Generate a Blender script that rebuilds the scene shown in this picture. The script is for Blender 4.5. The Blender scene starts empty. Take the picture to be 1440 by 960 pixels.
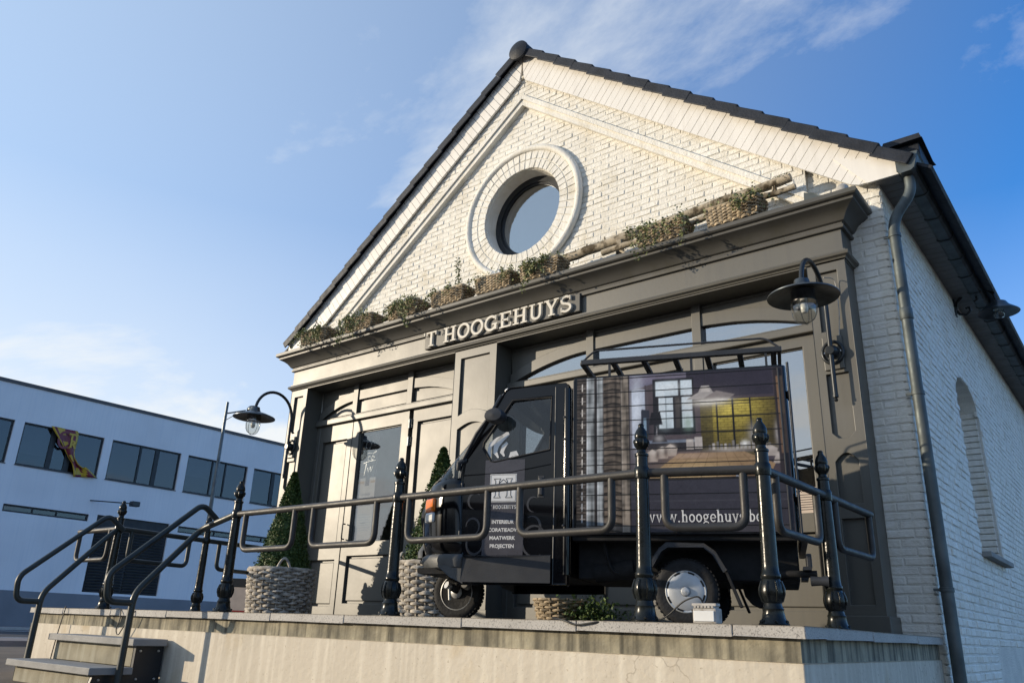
import bpy, math, random
from mathutils import Vector, Matrix
from mathutils.geometry import tessellate_polygon
random.seed(7)
R = math.radians
scene = bpy.context.scene
C = scene.collection

# ------------------------------------------------------------------ camera
CAM_Z = -0.07
cd = bpy.data.cameras.new('camera'); cam = bpy.data.objects.new('camera', cd); C.objects.link(cam)
cd.sensor_width = 36.0; cd.lens = 27.84; cd.clip_start = 0.05; cd.clip_end = 5000
VX = (-1483.3, 353.6, 1113.4); VZ = (109.66, -3045.8, 1113.4)     # vanishing points of the facade and of the verticals
ax = -Vector(VX).normalized(); az = Vector(VZ); az = (az - ax * az.dot(ax)).normalized(); ay = az.cross(ax)
rw = Matrix((ax, ay, az)).transposed()                              # world axes in image axes (right, down, forward)
rb = (Matrix(((1, 0, 0), (0, -1, 0), (0, 0, -1))) @ rw).transposed()
cam.matrix_world = Matrix.Translation((0, 0, CAM_Z)) @ rb.to_4x4()
scene.camera = cam

# ------------------------------------------------------------------ light
CLOUD_AT = (41.23, 5.83, 0.0)
SUN_AZ, SUN_EL = 51.0, 11.5          # degrees left of the facade normal, above the horizon
sdir = Vector((-math.sin(R(SUN_AZ)) * math.cos(R(SUN_EL)), -math.cos(R(SUN_AZ)) * math.cos(R(SUN_EL)), math.sin(R(SUN_EL))))
sl = bpy.data.lights.new('sun', 'SUN'); sl.energy = 4.6; sl.angle = R(0.55); sl.color = (1.0, 0.85, 0.64)
so = bpy.data.objects.new('sun', sl); C.objects.link(so); so.location = (-20, -20, 20)
so.rotation_euler = sdir.to_track_quat('Z', 'Y').to_euler()
world = bpy.data.worlds.new('World'); scene.world = world; world.use_nodes = True
nt = world.node_tree; nt.nodes.clear()
def wn(t): return nt.nodes.new(t)
out = wn('ShaderNodeOutputWorld'); bg = wn('ShaderNodeBackground'); nt.links.new(bg.outputs[0], out.inputs[0])
sky = wn('ShaderNodeTexSky'); sky.sky_type = 'NISHITA'; sky.sun_disc = False
sky.sun_elevation = R(SUN_EL); sky.sun_rotation = R(180 + SUN_AZ)
sky.altitude = 0; sky.air_density = 1.0; sky.dust_density = 0.6; sky.ozone_density = 3.0
geo = wn('ShaderNodeTexCoord'); sep = wn('ShaderNodeSeparateXYZ'); nt.links.new(geo.outputs['Generated'], sep.inputs[0])
def wmath(op, a, b=None, clamp=False):
    n = wn('ShaderNodeMath'); n.operation = op; n.use_clamp = clamp
    for i, s in enumerate((a, b)):
        if s is None: continue
        if isinstance(s, (int, float)): n.inputs[i].default_value = s
        else: nt.links.new(s, n.inputs[i])
    return n.outputs[0]
zz = wmath('ADD', wmath('MAXIMUM', sep.outputs[2], 0.0), 0.16)
cx = wmath('DIVIDE', sep.outputs[0], zz); cy = wmath('DIVIDE', sep.outputs[1], zz)
comb = wn('ShaderNodeCombineXYZ'); nt.links.new(cx, comb.inputs[0]); nt.links.new(cy, comb.inputs[1])
mp = wn('ShaderNodeMapping'); nt.links.new(comb.outputs[0], mp.inputs[0])
mp.inputs['Location'].default_value = CLOUD_AT; mp.inputs['Rotation'].default_value = (0, 0, R(25)); mp.inputs['Scale'].default_value = (0.55, 0.85, 1)
n1 = wn('ShaderNodeTexNoise'); n1.inputs['Scale'].default_value = 1.5; n1.inputs['Detail'].default_value = 9; n1.inputs['Roughness'].default_value = 0.62; n1.inputs['Distortion'].default_value = 0.35
nt.links.new(mp.outputs[0], n1.inputs['Vector'])
rampc = wn('ShaderNodeMapRange'); rampc.inputs['From Min'].default_value = 0.565; rampc.inputs['From Max'].default_value = 0.72
nt.links.new(n1.outputs[0], rampc.inputs['Value'])
# more veil towards the horizon
hz = wn('ShaderNodeMapRange'); hz.inputs['From Min'].default_value = 0.0; hz.inputs['From Max'].default_value = 0.46
hz.inputs['To Min'].default_value = 0.95; hz.inputs['To Max'].default_value = 0.0
nt.links.new(sep.outputs[2], hz.inputs['Value'])
n2 = wn('ShaderNodeTexNoise'); n2.inputs['Scale'].default_value = 0.8; n2.inputs['Detail'].default_value = 5; nt.links.new(mp.outputs[0], n2.inputs['Vector'])
veil = wmath('MULTIPLY', hz.outputs[0], wmath('ADD', wmath('MULTIPLY', n2.outputs[0], 0.9), 0.25))
# bright haze round the sun's side of the sky
vd = wn('ShaderNodeVectorMath'); vd.operation = 'DOT_PRODUCT'; nt.links.new(geo.outputs['Generated'], vd.inputs[0]); vd.inputs[1].default_value = sdir
sh_ = wn('ShaderNodeMapRange'); sh_.inputs['From Min'].default_value = -0.42; sh_.inputs['From Max'].default_value = 1.0; sh_.inputs['To Min'].default_value = 0.0; sh_.inputs['To Max'].default_value = 0.80
nt.links.new(vd.outputs['Value'], sh_.inputs['Value'])
veil = wmath('MULTIPLY', veil, wmath('ADD', wmath('MULTIPLY', sh_.outputs[0], 1.7), 0.75))
cl = wmath('ADD', wmath('MULTIPLY', rampc.outputs[0], 0.66), veil, True)
hazem = wn('ShaderNodeMix'); hazem.data_type = 'RGBA'; nt.links.new(sh_.outputs[0], hazem.inputs['Factor']); hazem.inputs['B'].default_value = (4.9, 5.85, 6.6, 1)
mixc = wn('ShaderNodeMix'); mixc.data_type = 'RGBA'
skys = wn('ShaderNodeMix'); skys.data_type = 'RGBA'; skys.blend_type = 'MULTIPLY'; skys.inputs['Factor'].default_value = 1.0
nt.links.new(sky.outputs[0], skys.inputs['A']); skys.inputs['B'].default_value = (0.60, 1.30, 1.95, 1)
nt.links.new(cl, mixc.inputs['Factor']); nt.links.new(skys.outputs['Result'], hazem.inputs['A']); nt.links.new(hazem.outputs['Result'], mixc.inputs['A'])
mixc.inputs['B'].default_value = (6.0, 6.25, 6.4, 1)
nt.links.new(mixc.outputs['Result'], bg.inputs[0]); bg.inputs[1].default_value = 0.15
vs = scene.view_settings; vs.view_transform = 'Standard'; vs.look = 'None'; vs.exposure = 0.0; vs.gamma = 1.0; vs.use_curve_mapping = False

# ------------------------------------------------------------------ materials
MATS = {}
def mat(name, col, rough=0.6,  metal=0.0, spec=0.5, var=0.12, vscale=3.0, bump=0.0, bscale=40.0, streak=None, coat=0.0, trans=0.0, speck=None, dirt=None, ior=1.45, rvar=0.07, crack=None):
    """Procedural principled material. streak = (colour, amount): vertical run marks; speck = (colour, scale, threshold); dirt = (colour, scale, low, high)."""
    m = bpy.data.materials.new(name); m.use_nodes = True; t = m.node_tree; b = t.nodes['Principled BSDF']; L = t.links
    b.inputs['Roughness'].default_value = rough; b.inputs['Metallic'].default_value = metal
    b.inputs['Specular IOR Level'].default_value = spec; b.inputs['Coat Weight'].default_value = coat
    b.inputs['Transmission Weight'].default_value = trans; b.inputs['IOR'].default_value = ior
    g = t.nodes.new('ShaderNodeNewGeometry')
    def noise(scale, detail=4, stretch=None):
        n = t.nodes.new('ShaderNodeTexNoise'); n.inputs['Scale'].default_value = scale; n.inputs['Detail'].default_value = detail
        if stretch:
            p = t.nodes.new('ShaderNodeMapping'); p.inputs['Scale'].default_value = stretch; L.new(g.outputs['Position'], p.inputs[0]); L.new(p.outputs[0], n.inputs['Vector'])
        else: L.new(g.outputs['Position'], n.inputs['Vector'])
        return n
    def mr(sock, a, c, lo, hi):
        n = t.nodes.new('ShaderNodeMapRange'); L.new(sock, n.inputs['Value'])
        n.inputs['From Min'].default_value = a; n.inputs['From Max'].default_value = c; n.inputs['To Min'].default_value = lo; n.inputs['To Max'].default_value = hi
        return n.outputs[0]
    def mix(a, bcol, fac):
        n = t.nodes.new('ShaderNodeMix'); n.data_type = 'RGBA'
        if isinstance(a, tuple): n.inputs['A'].default_value = (*a, 1)
        else: L.new(a, n.inputs['A'])
        n.inputs['B'].default_value = (*bcol, 1)
        if isinstance(fac, float): n.inputs['Factor'].default_value = fac
        else: L.new(fac, n.inputs['Factor'])
        return n.outputs['Result']
    dark = tuple(max(0, c * (1 - 2.2 * var)) for c in col)
    n = noise(vscale, 6)
    c = mix(tuple(min(1, x * (1 + var * .5)) for x in col), dark, mr(n.outputs[0], 0.35, 0.75, 0.0, 1.0))
    if streak:
        s = noise(1.0, 8, (13.0, 13.0, 0.4)); c = mix(c, streak[0], mr(s.outputs[0], *(streak[2:] or (0.47, 0.66)), 0.0, streak[1]))
    if dirt:
        s = noise(dirt[1], 7); c = mix(c, dirt[0], mr(s.outputs[0], dirt[2], dirt[3], 0.0, 1.0))
    if speck:
        s = noise(speck[1], 2); c = mix(c, speck[0], mr(s.outputs[0], speck[2], speck[2] + 0.06, 0.0, 1.0))
    if crack:
        vo = t.nodes.new('ShaderNodeTexVoronoi'); vo.feature = 'DISTANCE_TO_EDGE'; vo.inputs['Scale'].default_value = 0.9
        nw = noise(4.0, 6); vm_ = t.nodes.new('ShaderNodeVectorMath'); vm_.operation = 'MULTIPLY_ADD'; L.new(nw.outputs['Color'], vm_.inputs[0]); vm_.inputs[1].default_value = (.35, .35, .35); L.new(g.outputs['Position'], vm_.inputs[2]); L.new(vm_.outputs[0], vo.inputs['Vector'])
        msk = noise(0.8, 2); lf = t.nodes.new('ShaderNodeMath'); lf.operation = 'MULTIPLY'; L.new(mr(vo.outputs['Distance'], 0.0, 0.005, 0.5, 0.0), lf.inputs[0]); L.new(mr(msk.outputs[0], 0.50, 0.56, 0.0, 1.0), lf.inputs[1])
        c = mix(c, crack, lf.outputs[0])
    L.new(c, b.inputs['Base Color'])
    r = noise(vscale * 2.7, 3); L.new(mr(r.outputs[0], 0.3, 0.7, max(0.02, rough - rvar), min(1, rough + rvar)), b.inputs['Roughness'])
    if bump:
        h = noise(bscale, 5); bn = t.nodes.new('ShaderNodeBump'); bn.inputs['Strength'].default_value = bump; bn.inputs['Distance'].default_value = 0.01
        L.new(h.outputs[0], bn.inputs['Height']); L.new(bn.outputs[0], b.inputs['Normal'])
    MATS[name] = m
    return m
def glass_mat(name, tint, ior, rough=0.01, wavy=0.0):
    """thin pane: Fresnel mix of clear and mirror"""
    m = bpy.data.materials.new(name); m.use_nodes = True; t = m.node_tree; t.nodes.clear(); L = t.links
    o = t.nodes.new('ShaderNodeOutputMaterial'); mx = t.nodes.new('ShaderNodeMixShader'); tr = t.nodes.new('ShaderNodeBsdfTransparent'); gl = t.nodes.new('ShaderNodeBsdfGlossy')
    fr = t.nodes.new('ShaderNodeFresnel'); gb = t.nodes.new('ShaderNodeNewGeometry'); mr_ = t.nodes.new('ShaderNodeMapRange'); mr_.inputs['To Min'].default_value = ior; mr_.inputs['To Max'].default_value = 1.0 / ior
    L.new(gb.outputs['Backfacing'], mr_.inputs['Value']); L.new(mr_.outputs[0], fr.inputs['IOR']); tr.inputs[0].default_value = (*tint, 1); gl.inputs['Roughness'].default_value = rough
    L.new(fr.outputs[0], mx.inputs[0]); L.new(tr.outputs[0], mx.inputs[1]); L.new(gl.outputs[0], mx.inputs[2]); L.new(mx.outputs[0], o.inputs[0])
    if wavy:
        g = t.nodes.new('ShaderNodeNewGeometry'); n = t.nodes.new('ShaderNodeTexNoise'); n.inputs['Scale'].default_value = 0.9; n.inputs['Detail'].default_value = 0.5; L.new(g.outputs['Position'], n.inputs['Vector'])
        bn = t.nodes.new('ShaderNodeBump'); bn.inputs['Strength'].default_value = wavy; bn.inputs['Distance'].default_value = 0.02
        L.new(n.outputs[0], bn.inputs['Height']); L.new(bn.outputs[0], gl.inputs['Normal'])
    MATS[name] = m
    return m
def leaf_mat(name, col, col2):
    m = mat(name, col, 0.5, 0, 0.35, 0.3, 25.0); t = m.node_tree; b = t.nodes['Principled BSDF']
    oi = t.nodes.new('ShaderNodeNewGeometry'); mx = t.nodes.new('ShaderNodeMix'); mx.data_type = 'RGBA'
    t.links.new(oi.outputs['Random Per Island'], mx.inputs['Factor']); mx.inputs['A'].default_value = (*col, 1); mx.inputs['B'].default_value = (*col2, 1)
    t.links.new(mx.outputs['Result'], b.inputs['Base Color'])
    return m
mat('brick_paint', (0.78, 0.755, 0.69), 0.62, var=0.05, vscale=1.6, bump=0.9, bscale=38, streak=((0.62, 0.57, 0.46), 0.4), dirt=((0.55, 0.49, 0.37), 3.4, 0.56, 0.84))
mat('mortar_paint', (0.70, 0.675, 0.61), 0.8, var=0.08, vscale=4, bump=0.9, bscale=60)
mat('board_white', (0.80, 0.77, 0.72), 0.5, var=0.03, vscale=2, bump=0.15, bscale=20, streak=((0.6, 0.57, 0.52), 0.25))
mat('taupe', (0.094, 0.089, 0.074), 0.465, var=0.06, vscale=1.2, bump=0.04, bscale=22, spec=0.9, rvar=0.02, streak=((0.075, 0.072, 0.064), 0.5))
mat('taupe_dirty', (0.088, 0.085, 0.077), 0.45, var=0.10, vscale=2.5, bump=0.03, bscale=30, rvar=0.03, dirt=((0.075, 0.072, 0.06), 5.0, 0.52, 0.72))
mat('navy_paint', (0.030, 0.034, 0.042), 0.38, var=0.10, vscale=2)
mat('slate_tile', (0.022, 0.026, 0.036), 0.55, spec=0.3, var=0.2, vscale=6, bump=0.3, bscale=50)
mat('zinc', (0.115, 0.135, 0.14), 0.58, 0.6, var=0.22, vscale=5, bump=0.2, bscale=16, streak=((0.09, 0.10, 0.10), 0.6))
mat('soffit', (0.20, 0.198, 0.195), 0.7, var=0.12, vscale=4, bump=0.2, bscale=30)
mat('iron_black', (0.011, 0.013, 0.012), 0.24, 0.0, 0.35, var=0.3, vscale=8, bump=0.12, bscale=45)
mat('rail_grey', (0.040, 0.038, 0.036), 0.52, 0.0, 0.5, var=0.15, vscale=7, bump=0.1, bscale=80)
mat('handrail_green', (0.022, 0.030, 0.030), 0.42, var=0.2, vscale=6)
mat('plaster', (0.55, 0.49, 0.395), 0.85, var=0.07, vscale=1.1, bump=0.5, bscale=22, streak=((0.68, 0.62, 0.51), 0.8), dirt=((0.44, 0.33, 0.17), 1.9, 0.60, 0.80), crack=(0.20, 0.16, 0.11), speck=((0.42, 0.36, 0.27), 45, 0.66))
mat('stained_band', (0.33, 0.295, 0.21), 0.85, var=0.25, vscale=6, bump=0.6, bscale=30, streak=((0.045, 0.042, 0.032), 0.80, 0.46, 0.62))
mat('granite', (0.42, 0.40, 0.37), 0.7, var=0.08, vscale=3, bump=0.25, bscale=90, speck=((0.20, 0.19, 0.18), 130, 0.58))
mat('paving_slab', (0.26, 0.255, 0.24), 0.8, var=0.12, vscale=2, bump=0.3, bscale=40)
mat('terrace_slab', (0.10, 0.10, 0.098), 0.8, var=0.12, vscale=2, bump=0.3, bscale=40)
mat('step_stone', (0.27, 0.265, 0.255), 0.75, var=0.1, vscale=4, bump=0.3, bscale=60)
mat('step_riser', (0.27, 0.245, 0.18), 0.85, var=0.15, vscale=5, bump=0.3, bscale=40, streak=((0.4, 0.38, 0.3), 0.5))
mat('black_panel', (0.018, 0.020, 0.024), 0.4, var=0.2, vscale=4)
mat('bolt_steel', (0.6, 0.6, 0.58), 0.35, 0.8, var=0.1)
mat('sand_ground', (0.14, 0.108, 0.08), 0.95, var=0.25, vscale=0.9, bump=0.9, bscale=18, speck=((0.12, 0.09, 0.07), 30, 0.62))
mat('asphalt', (0.055, 0.056, 0.060), 0.85, var=0.15, vscale=0.7, bump=0.5, bscale=60)
mat('pavement', (0.22, 0.19, 0.18), 0.9, var=0.12, vscale=1.5, bump=0.4, bscale=30)
mat('road_paint', (0.75, 0.75, 0.74), 0.7, var=0.08, vscale=6)
mat('factory_white', (0.72, 0.73, 0.75), 0.8, var=0.04, vscale=0.6, bump=0.25, bscale=6, streak=((0.55, 0.60, 0.66), 0.25))
mat('factory_plinth', (0.20, 0.21, 0.23), 0.85, var=0.08, vscale=0.8)
mat('dark_frame', (0.016, 0.018, 0.021), 0.45, var=0.1)
mat('louvre_black', (0.02, 0.021, 0.024), 0.5, var=0.15)
mat('roof_trim', (0.09, 0.085, 0.085), 0.6, var=0.1)
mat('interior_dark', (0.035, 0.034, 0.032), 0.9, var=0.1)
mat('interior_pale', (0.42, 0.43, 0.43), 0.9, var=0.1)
mat('wicker_grey', (0.47, 0.42, 0.35), 0.75, var=0.30, vscale=14, bump=0.4, bscale=120)
mat('wicker_brown', (0.42, 0.33, 0.215), 0.75, var=0.35, vscale=14, bump=0.4, bscale=120)
mat('birch_bark', (0.40, 0.34, 0.25), 0.85, var=0.2, vscale=6, bump=0.8, bscale=30, dirt=((0.075, 0.055, 0.03), 9.0, 0.50, 0.62))
mat('moss', (0.085, 0.10, 0.035), 0.95, var=0.3, vscale=10, bump=1.0, bscale=60)
mat('stem', (0.10, 0.085, 0.05), 0.8, var=0.2)
leaf_mat('leaf_ivy', (0.085, 0.105, 0.035), (0.25, 0.265, 0.11))
leaf_mat('leaf_box', (0.030, 0.060, 0.014), (0.085, 0.125, 0.030))
leaf_mat('leaf_pale', (0.11, 0.14, 0.06), (0.22, 0.24, 0.12))
mat('soil', (0.045, 0.035, 0.025), 0.95, var=0.2)
mat('lamp_metal', (0.030, 0.034, 0.038), 0.33, 0.3, 0.5, var=0.15, vscale=6)
mat('lamp_zinc', (0.10, 0.115, 0.125), 0.35, 0.7, var=0.2, vscale=9)
mat('chrome', (0.62, 0.60, 0.60), 0.16, 1.0, var=0.05)
mat('letter_cream', (0.66, 0.62, 0.54), 0.55, var=0.08, vscale=12)
glass_mat('pane_sky', (0.55, 0.57, 0.58), 5.5, wavy=0.03)
glass_mat('pane_door', (0.82, 0.83, 0.83), 2.5, wavy=0.02)
glass_mat('pane_factory', (0.40, 0.44, 0.47), 1.8, 0.03, wavy=0.03)
glass_mat('pane_van', (0.80, 0.83, 0.85), 1.5); glass_mat('pane_screen', (0.70, 0.73, 0.75), 1.45)
glass_mat('lamp_glass', (0.86, 0.87, 0.85), 2.0)
mat('van_black', (0.005, 0.005, 0.006), 0.12, 0.0, 0.45, var=0.1, vscale=2, rvar=0.01)
mat('van_plastic', (0.035, 0.037, 0.042), 0.5, var=0.12, vscale=6, bump=0.1, bscale=90)
mat('van_grey_plastic', (0.075, 0.078, 0.080), 0.5, var=0.1, vscale=6, bump=0.1, bscale=90)
mat('rubber', (0.016, 0.016, 0.017), 0.75, var=0.2, vscale=12, bump=0.3, bscale=60)
mat('chassis', (0.012, 0.012, 0.013), 0.8, var=0.3, vscale=9)
mat('hubcap', (0.50, 0.52, 0.54), 0.42, 0.35, var=0.08, vscale=5)
mat('steel_rim', (0.55, 0.55, 0.54), 0.42, 0.4, var=0.15, vscale=8)
mat('indicator', (0.85, 0.20, 0.01), 0.18, 0.0, 0.6, var=0.05, coat=0.5)
mat('lens_white', (0.7, 0.7, 0.68), 0.2, 0.0, 0.6, var=0.05)
mat('seat_cloth', (0.03, 0.03, 0.033), 0.8, var=0.1)
mat('white_plastic', (0.42, 0.40, 0.37), 0.55, var=0.15, vscale=14, dirt=((0.20, 0.18, 0.15), 25.0, 0.52, 0.75))
mat('cable', (0.012, 0.012, 0.012), 0.5, var=0.1)
# flat print colours of the van's vinyl wrap, the door panel and the posters
def ink(n, c, r=0.28): return mat('ink_' + n, c, r, var=0.10, vscale=9, spec=0.4, rvar=.02)
def paper(n, c): return mat('ink_' + n, c, .95, var=0.06, vscale=9, spec=0.05)
ink('mauve', (0.055, 0.046, 0.055)); ink('ceiling', (0.035, 0.031, 0.040)); ink('slate', (0.030, 0.029, 0.036)); ink('base', (0.042, 0.041, 0.050)); ink('line', (0.010, 0.010, 0.012))
ink('wood_grey', (0.145, 0.125, 0.105)); ink('wood_dark', (0.052, 0.043, 0.036)); ink('louvre', (0.115, 0.095, 0.078)); ink('pale_blue', (0.20, 0.23, 0.25)); ink('curtain', (0.33, 0.37, 0.45))
ink('window', (0.55, 0.62, 0.66)); ink('foliage', (0.16, 0.22, 0.17)); ink('lamp', (0.36, 0.35, 0.33)); ink('glow', (0.85, 0.84, 0.80)); ink('yellow', (0.24, 0.185, 0.025)); ink('yellow_lit', (0.52, 0.44, 0.08)); ink('ochre', (0.105, 0.082, 0.022))
ink('table', (0.33, 0.235, 0.12)); ink('table_edge', (0.42, 0.33, 0.17)); ink('table_dark', (0.13, 0.085, 0.05)); ink('cushion', (0.33, 0.28, 0.245)); ink('cushion_dark', (0.14, 0.11, 0.10)); ink('tan', (0.20, 0.125, 0.07)); ink('white', (0.75, 0.74, 0.72)); ink('door_grey', (0.075, 0.073, 0.085)); ink('swirl', (0.06, 0.06, 0.065)); ink('black', (0.012, 0.012, 0.013))
paper('poster_grey', (0.05, 0.05, 0.055)); paper('poster_pale', (0.55, 0.52, 0.49)); paper('poster_blue', (0.33, 0.36, 0.42)); paper('kraft', (0.45, 0.30, 0.15)); paper('parchment', (0.58, 0.49, 0.42)); ink('maroon', (0.17, 0.02, 0.035)); ink('gold', (0.50, 0.33, 0.035)); ink('red', (0.33, 0.035, 0.03))

# ------------------------------------------------------------------ mesh helpers
class MB:
    def __init__(s): s.v = []; s.f = []; s.m = []; s.mi = 0
    def add(s, vs, fs, mi=None):
        o = len(s.v); s.v += [tuple(v) for v in vs]
        for f in fs: s.f.append([i + o for i in f]); s.m.append(s.mi if mi is None else mi)
    def box(s, x0, x1, y0, y1, z0, z1, mi=None):
        if x0 > x1: x0, x1 = x1, x0
        if y0 > y1: y0, y1 = y1, y0
        if z0 > z1: z0, z1 = z1, z0
        s.add([(x, y, z) for z in (z0, z1) for y in (y0, y1) for x in (x0, x1)], [(0, 2, 3, 1), (4, 5, 7, 6), (0, 1, 5, 4), (2, 6, 7, 3), (0, 4, 6, 2), (1, 3, 7, 5)], mi); return s
    def prism(s, outer, fn, d0, d1, holes=(), mi=None):
        """outline (a,b) with holes, extruded from depth d0 to d1; fn(a,b,d) -> xyz"""
        loops = [list(outer)] + [list(h) for h in holes]
        tris = tessellate_polygon([[Vector((a, b, 0)) for a, b in l] for l in loops])
        flat = [p for l in loops for p in l]; n = len(flat)
        vs = [fn(a, b, d0) for a, b in flat] + [fn(a, b, d1) for a, b in flat]
        fs = [tuple(t) for t in tris] + [tuple(i + n for i in reversed(t)) for t in tris]
        o = 0
        for l in loops:
            k = len(l)
            for i in range(k): j = (i + 1) % k; fs.append((o + i, o + j, o + j + n, o + i + n))
            o += k
        s.add(vs, fs, mi); return s
    def tube(s, pts, r, n=8, closed=False, caps=True, mi=None, flat=1.0):
        pts = [Vector(p) for p in pts]; k = len(pts); rs = r if isinstance(r, (list, tuple)) else [r] * k
        vs = []; prev = None
        for i, p in enumerate(pts):
            a = pts[(i - 1) % k] if (closed or i > 0) else p; b = pts[(i + 1) % k] if (closed or i < k - 1) else p
            t = (b - a); t = t.normalized() if t.length > 1e-9 else Vector((0, 0, 1))
            if prev is None:
                up = Vector((0, 0, 1)) if abs(t.z) < 0.9 else Vector((1, 0, 0)); nrm = t.cross(up).normalized()
            else: nrm = (prev - t * prev.dot(t)); nrm = nrm.normalized() if nrm.length > 1e-6 else t.orthogonal().normalized()
            prev = nrm; bn = t.cross(nrm)
            for j in range(n): q = 2 * math.pi * j / n; vs.append(p + (nrm * math.cos(q) + bn * math.sin(q) * flat) * rs[i])
        fs = []
        for i in range(k if closed else k - 1):
            i2 = (i + 1) % k
            for j in range(n): j2 = (j + 1) % n; fs.append((i * n + j, i * n + j2, i2 * n + j2, i2 * n + j))
        if caps and not closed: fs.append(tuple(reversed(range(n)))); fs.append(tuple((k - 1) * n + j for j in range(n)))
        s.add(vs, fs, mi); return s
    def lathe(s, prof, fn=None, n=20, mi=None, a0=0, a1=360):
        """profile (r, h) turned round; fn(x,y,h) -> xyz"""
        fn = fn or (lambda x, y, z: (x, y, z)); vs = []; full = abs(a1 - a0) >= 360; cnt = n if full else n + 1
        for r, h in prof:
            for j in range(cnt): q = R(a0 + (a1 - a0) * j / n); vs.append(fn(r * math.cos(q), r * math.sin(q), h))
        fs = []
        for i in range(len(prof) - 1):
            for j in range(n): j2 = (j + 1) % cnt; fs.append((i * cnt + j, i * cnt + j2, (i + 1) * cnt + j2, (i + 1) * cnt + j))
        if full:
            if prof[0][0] > 1e-6: fs.append(tuple(reversed(range(cnt))))
            if prof[-1][0] > 1e-6: fs.append(tuple((len(prof) - 1) * cnt + j for j in range(cnt)))
        s.add(vs, fs, mi); return s
    def sweep(s, prof, path, mi=None, caps=True):
        """profile (outward offset, z) along an xy path with mitred corners; outward is to the right of travel"""
        k = len(path); P = [Vector(p) for p in path]; vs = []
        for i in range(k):
            d1 = (P[i] - P[i - 1]).normalized() if i else None; d2 = (P[i + 1] - P[i]).normalized() if i < k - 1 else None
            n1 = Vector((d1.y, -d1.x)) if d1 else None; n2 = Vector((d2.y, -d2.x)) if d2 else None
            if n1 and n2: m = (n1 + n2); m = m / max(0.2, m.dot(n1))
            else: m = n1 or n2
            for o, z in prof: q = P[i] + m * o; vs.append((q.x, q.y, z))
        n = len(prof); fs = []
        for i in range(k - 1):
            for j in range(n): j2 = (j + 1) % n; fs.append((i * n + j, (i + 1) * n + j, (i + 1) * n + j2, i * n + j2))
        if caps: fs.append(tuple(range(n))); fs.append(tuple((k - 1) * n + j for j in reversed(range(n))))
        s.add(vs, fs, mi); return s
    def ribbon(s, pts, w, fn, d0, d1, closed=False, mi=None):
        """flat stroke of width w along 2-D points, extruded"""
        P = [Vector(p) for p in pts]; k = len(P); Lf = []; Rt = []
        for i in range(k):
            a = P[(i - 1) % k] if (closed or i) else P[i]; b = P[(i + 1) % k] if (closed or i < k - 1) else P[i]
            t = (b - a).normalized(); nn = Vector((-t.y, t.x)); ww = (w[i] if isinstance(w, (list, tuple)) else w) / 2
            Lf.append(P[i] + nn * ww); Rt.append(P[i] - nn * ww)
        vs = [fn(p.x, p.y, d) for d in (d0, d1) for p in Lf + Rt]; n = 2 * k; fs = []
        for i in range(k if closed else k - 1):
            j = (i + 1) % k
            fs += [(i, j, k + j, k + i), (n + i, n + k + i, n + k + j, n + j), (i, n + i, n + j, j), (k + i, k + j, n + k + j, n + k + i)]
        if not closed: fs += [(0, k, n + k, n), (k - 1, n + k - 1, n + 2 * k - 1, 2 * k - 1)]
        s.add(vs, fs, mi); return s
    def mesh(s, name, mats):
        me = bpy.data.meshes.new(name); me.from_pydata(s.v, [], s.f)
        for x in (mats if isinstance(mats, (list, tuple)) else [mats]): me.materials.append(MATS[x])
        if any(s.m): me.polygons.foreach_set('material_index', s.m)
        me.validate(); me.update(); return me
    def build(s, name, mats, parent=None, smooth=None, bevel=0, local=False):
        if parent is not None and not local:
            l = parent_world(parent); s.v = [(x - l[0], y - l[1], z - l[2]) for x, y, z in s.v]
        return link(name, s.mesh(name, mats), parent, smooth, bevel)
def parent_world(p):
    l = Vector(p.location)
    while p.parent is not None: p = p.parent; l = l + Vector(p.location)
    return l
def link(name, me, parent=None, smooth=None, bevel=0):
    o = bpy.data.objects.new(name, me); C.objects.link(o); o.parent = parent
    if smooth is not None:
        for p in me.polygons: p.use_smooth = True
        me.set_sharp_from_angle(angle=R(smooth))
    if bevel:
        b = o.modifiers.new('bevel', 'BEVEL'); b.width = bevel; b.segments = 2; b.limit_method = 'ANGLE'; b.angle_limit = R(40)
    return o
def tag(o, label, cat, group=None):
    o['label'] = label; o['category'] = cat
    if group: o['group'] = group
    return o
def thing(name, loc, label, cat, group=None, rz=0.0):
    o = bpy.data.objects.new(name, None); C.objects.link(o); o.location = loc; o.rotation_euler = (0, 0, rz); o.empty_display_size = 0.2
    return tag(o, label, cat, group)
def struct(o): o['kind'] = 'structure'; return o
def stuff(o): o['kind'] = 'stuff'; return o
def copy_tree(o, parent=None):
    c = o.copy(); C.objects.link(c); c.parent = parent
    for ch in [x for x in bpy.data.objects if x.parent == o and x != c]: copy_tree(ch, c)
    return c
def arc(cx, cy, rx, ry, a0, a1, n=16): return [(cx + rx * math.cos(R(a0 + (a1 - a0) * i / n)), cy + ry * math.sin(R(a0 + (a1 - a0) * i / n))) for i in range(n + 1)]
def round_path(pts, rad, n=5):
    """3-D polyline with rounded corners"""
    P = [Vector(p) for p in pts]; outp = [P[0]]
    for i in range(1, len(P) - 1):
        a, b, c = P[i - 1], P[i], P[i + 1]; d1 = (a - b); d2 = (c - b); r = min(rad, d1.length * .49, d2.length * .49)
        p0 = b + d1.normalized() * r; p1 = b + d2.normalized() * r
        for k in range(n + 1): t = k / n; outp.append(p0 * (1 - t) ** 2 + b * 2 * t * (1 - t) + p1 * t * t)
    outp.append(P[-1]); return outp
FX = lambda a, b, d: (a, d, b)          # facade mapping: (x, z, y)
SX = lambda a, b, d: (d, a, b)          # side-wall mapping: (y, z, x)

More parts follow.
